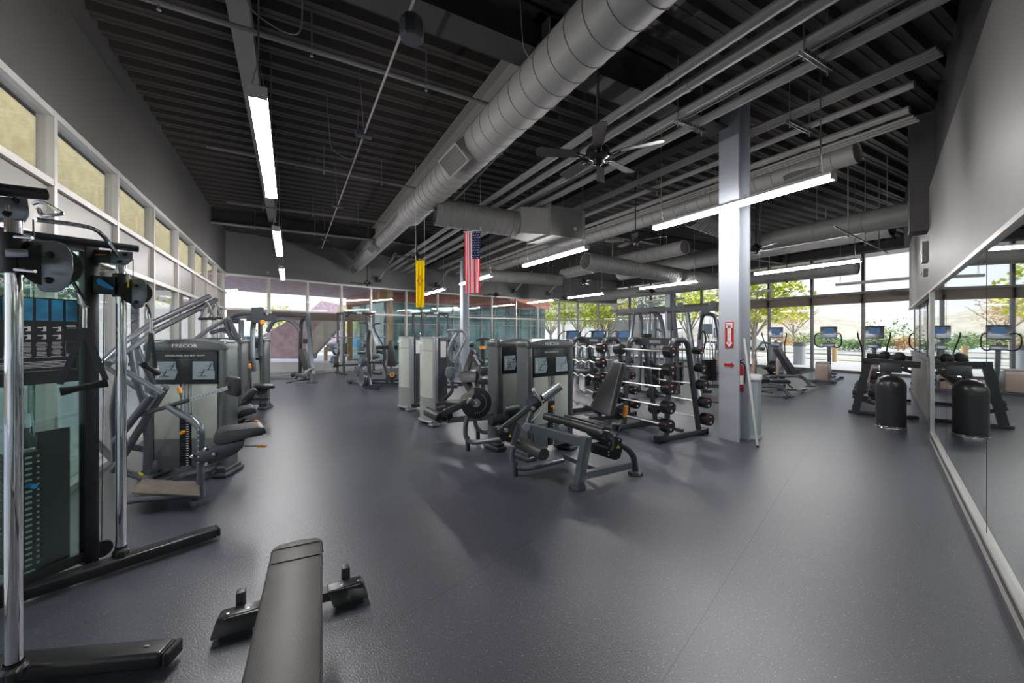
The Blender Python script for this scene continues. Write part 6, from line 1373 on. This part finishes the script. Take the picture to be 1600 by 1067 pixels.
MB().box((9.344,6.474,1.685), (.22, .05, .26), -.5, bev=.01).build('instruction_panel', 'placard', t)
MB().tube([(8.978,6.448,1.425), (9.02,6.425,1.618), (9.077,6.394,1.634), (9.119,6.37,1.457), (9.077,6.394,1.184)], .02, 8, bend=.08).build('hand_grip', 'rubber', t)
mb = MB(); mb.prism([(8.799,6.319,0.514), (8.978,6.22,0.546), (8.991,6.212,0.483), (8.799,6.319,0.436)], ND, .3, bev=.015); mb.build('seat', 'vinyl', t)
for a, b in (((9.041,6.299,0.265), (9.268,5.944,0.291)), ((9.324,6.828,0.034), (9.43,6.426,0.078)), ((8.35,5.882,0.002), (8.503,5.454,-0.018))): MB().beam(a, b, .10, .08).build('base_rail', 'dark', t)
MB().tube([(8.868,6.281,0.451), (8.868,6.281,0.168)], .03, 8).build('seat_post', 'steel', t)
# clutter seen between tower and racks
t = wthing('multi_gym_frame', 'silver multi gym frame seen between the leg extension tower and the barbell racks', 'gym machine', (7.98,9.36,0))
for pts, r in (([(7.68,9.688,0.02), (7.731,9.66,1.099), (7.851,9.593,1.295), (8.11,9.22,1.281), (8.363,9.079,1.107), (8.307,8.882,0.071)], .05), ([(7.937,9.545,1.237), (7.807,9.389,0.007)], .035), ([(8.025,9.382,1.239), (7.975,9.295,0.007)], .035), ([(7.571,9.52,0.779), (7.726,9.205,0.83), (7.84,8.913,0.731)], .04), ([(7.395,9.389,0.489), (7.758,8.958,0.432)], .05), ([(8.229,9.268,1.2), (8.124,8.983,0.033)], .035)):
    MB().tube(pts, r, 8, bend=.15).build('frame_tube', 'steel', t)
mb = MB(); mb.prism([(7.224,9.026,0.489), (7.528,8.857,0.525), (7.561,8.839,0.452), (7.24,9.017,0.397)], ND, .3, bev=.015); mb.build('seat', 'vinyl', t)
MB().beam((7.362,9.408,-0.043), (8.154,8.852,0.009), .3, .06).build('base_rail', 'dark', t)
mb = MB()
for k in range(12): mb.box(V((7.874,9.351,0.239)) + V((0, 0, -.22 + k * .045)), (.26, .14, .038), -.4)
mb.build('weight_stack', 'black', t, False)
# ================================================================ TREADMILLS
def treadmill(loc, rz, label):
    t = thing('treadmill', label, 'cardio machine', loc, rz, 'treadmills behind the barbell racks')
    MB().box((.8, 0, .12), (1.9, .80, .12), bev=.02).build('deck', 'dark', t); MB().box((.75, 0, .185), (1.6, .5, .012)).build('belt', 'rubber', t)
    mb = MB(); mb.prism([(1.5, -.36, .15), (2.0, -.36, .15), (1.95, -.36, .36), (1.6, -.36, .33)], (0, 1, 0), .72, bev=.04); mb.build('motor_hood', 'steel', t)
    for s in (-1, 1):
        MB().beam((1.75, s * .38, .15), (1.45, s * .38, 1.25), .07, .06).build('upright', 'silver', t)
        MB().tube([(.55, s * .38, 1.12), (.75, s * .38, 1.30), (1.05, s * .38, 1.56), (1.35, s * .34, 1.68), (1.6, s * .26, 1.66)], .022, 8, bend=.15).build('handrail', 'dark', t)
        MB().tube([(.7, s * .38, 1.1), (1.45, s * .38, 1.15)], .022, 8).build('side_rail', 'dark', t)
    mb = MB(); mb.prism([(1.38, -.34, 1.22), (1.46, -.34, 1.20), (1.68, -.30, 1.66), (1.60, -.30, 1.70)], (0, 1, 0), .64, bev=.02); cn = mb.build('console', 'steel', t)
    mb = MB(); mb.prism([(1.45, -.2, 1.40), (1.45, .2, 1.40), (1.56, .2, 1.63), (1.56, -.2, 1.63)], (-.9, 0, .42), .006); mb.build('screen', 'screen', cn, False)
    return t
tm = treadmill((8.8, 12.2, 0), .55, 'treadmill with tall curved rails behind the farther barbell rack, leftmost of three')
dup(tm, (9.75, 11.75, 0), .55, 'treadmill with tall curved rails behind the barbell racks, middle of three')
dup(tm, (10.7, 11.3, 0), .55, 'treadmill with tall curved rails behind the barbell racks, rightmost of three')
# tidy helper properties
for o in bpy.data.objects:
    if 'wb' in o: del o['wb']
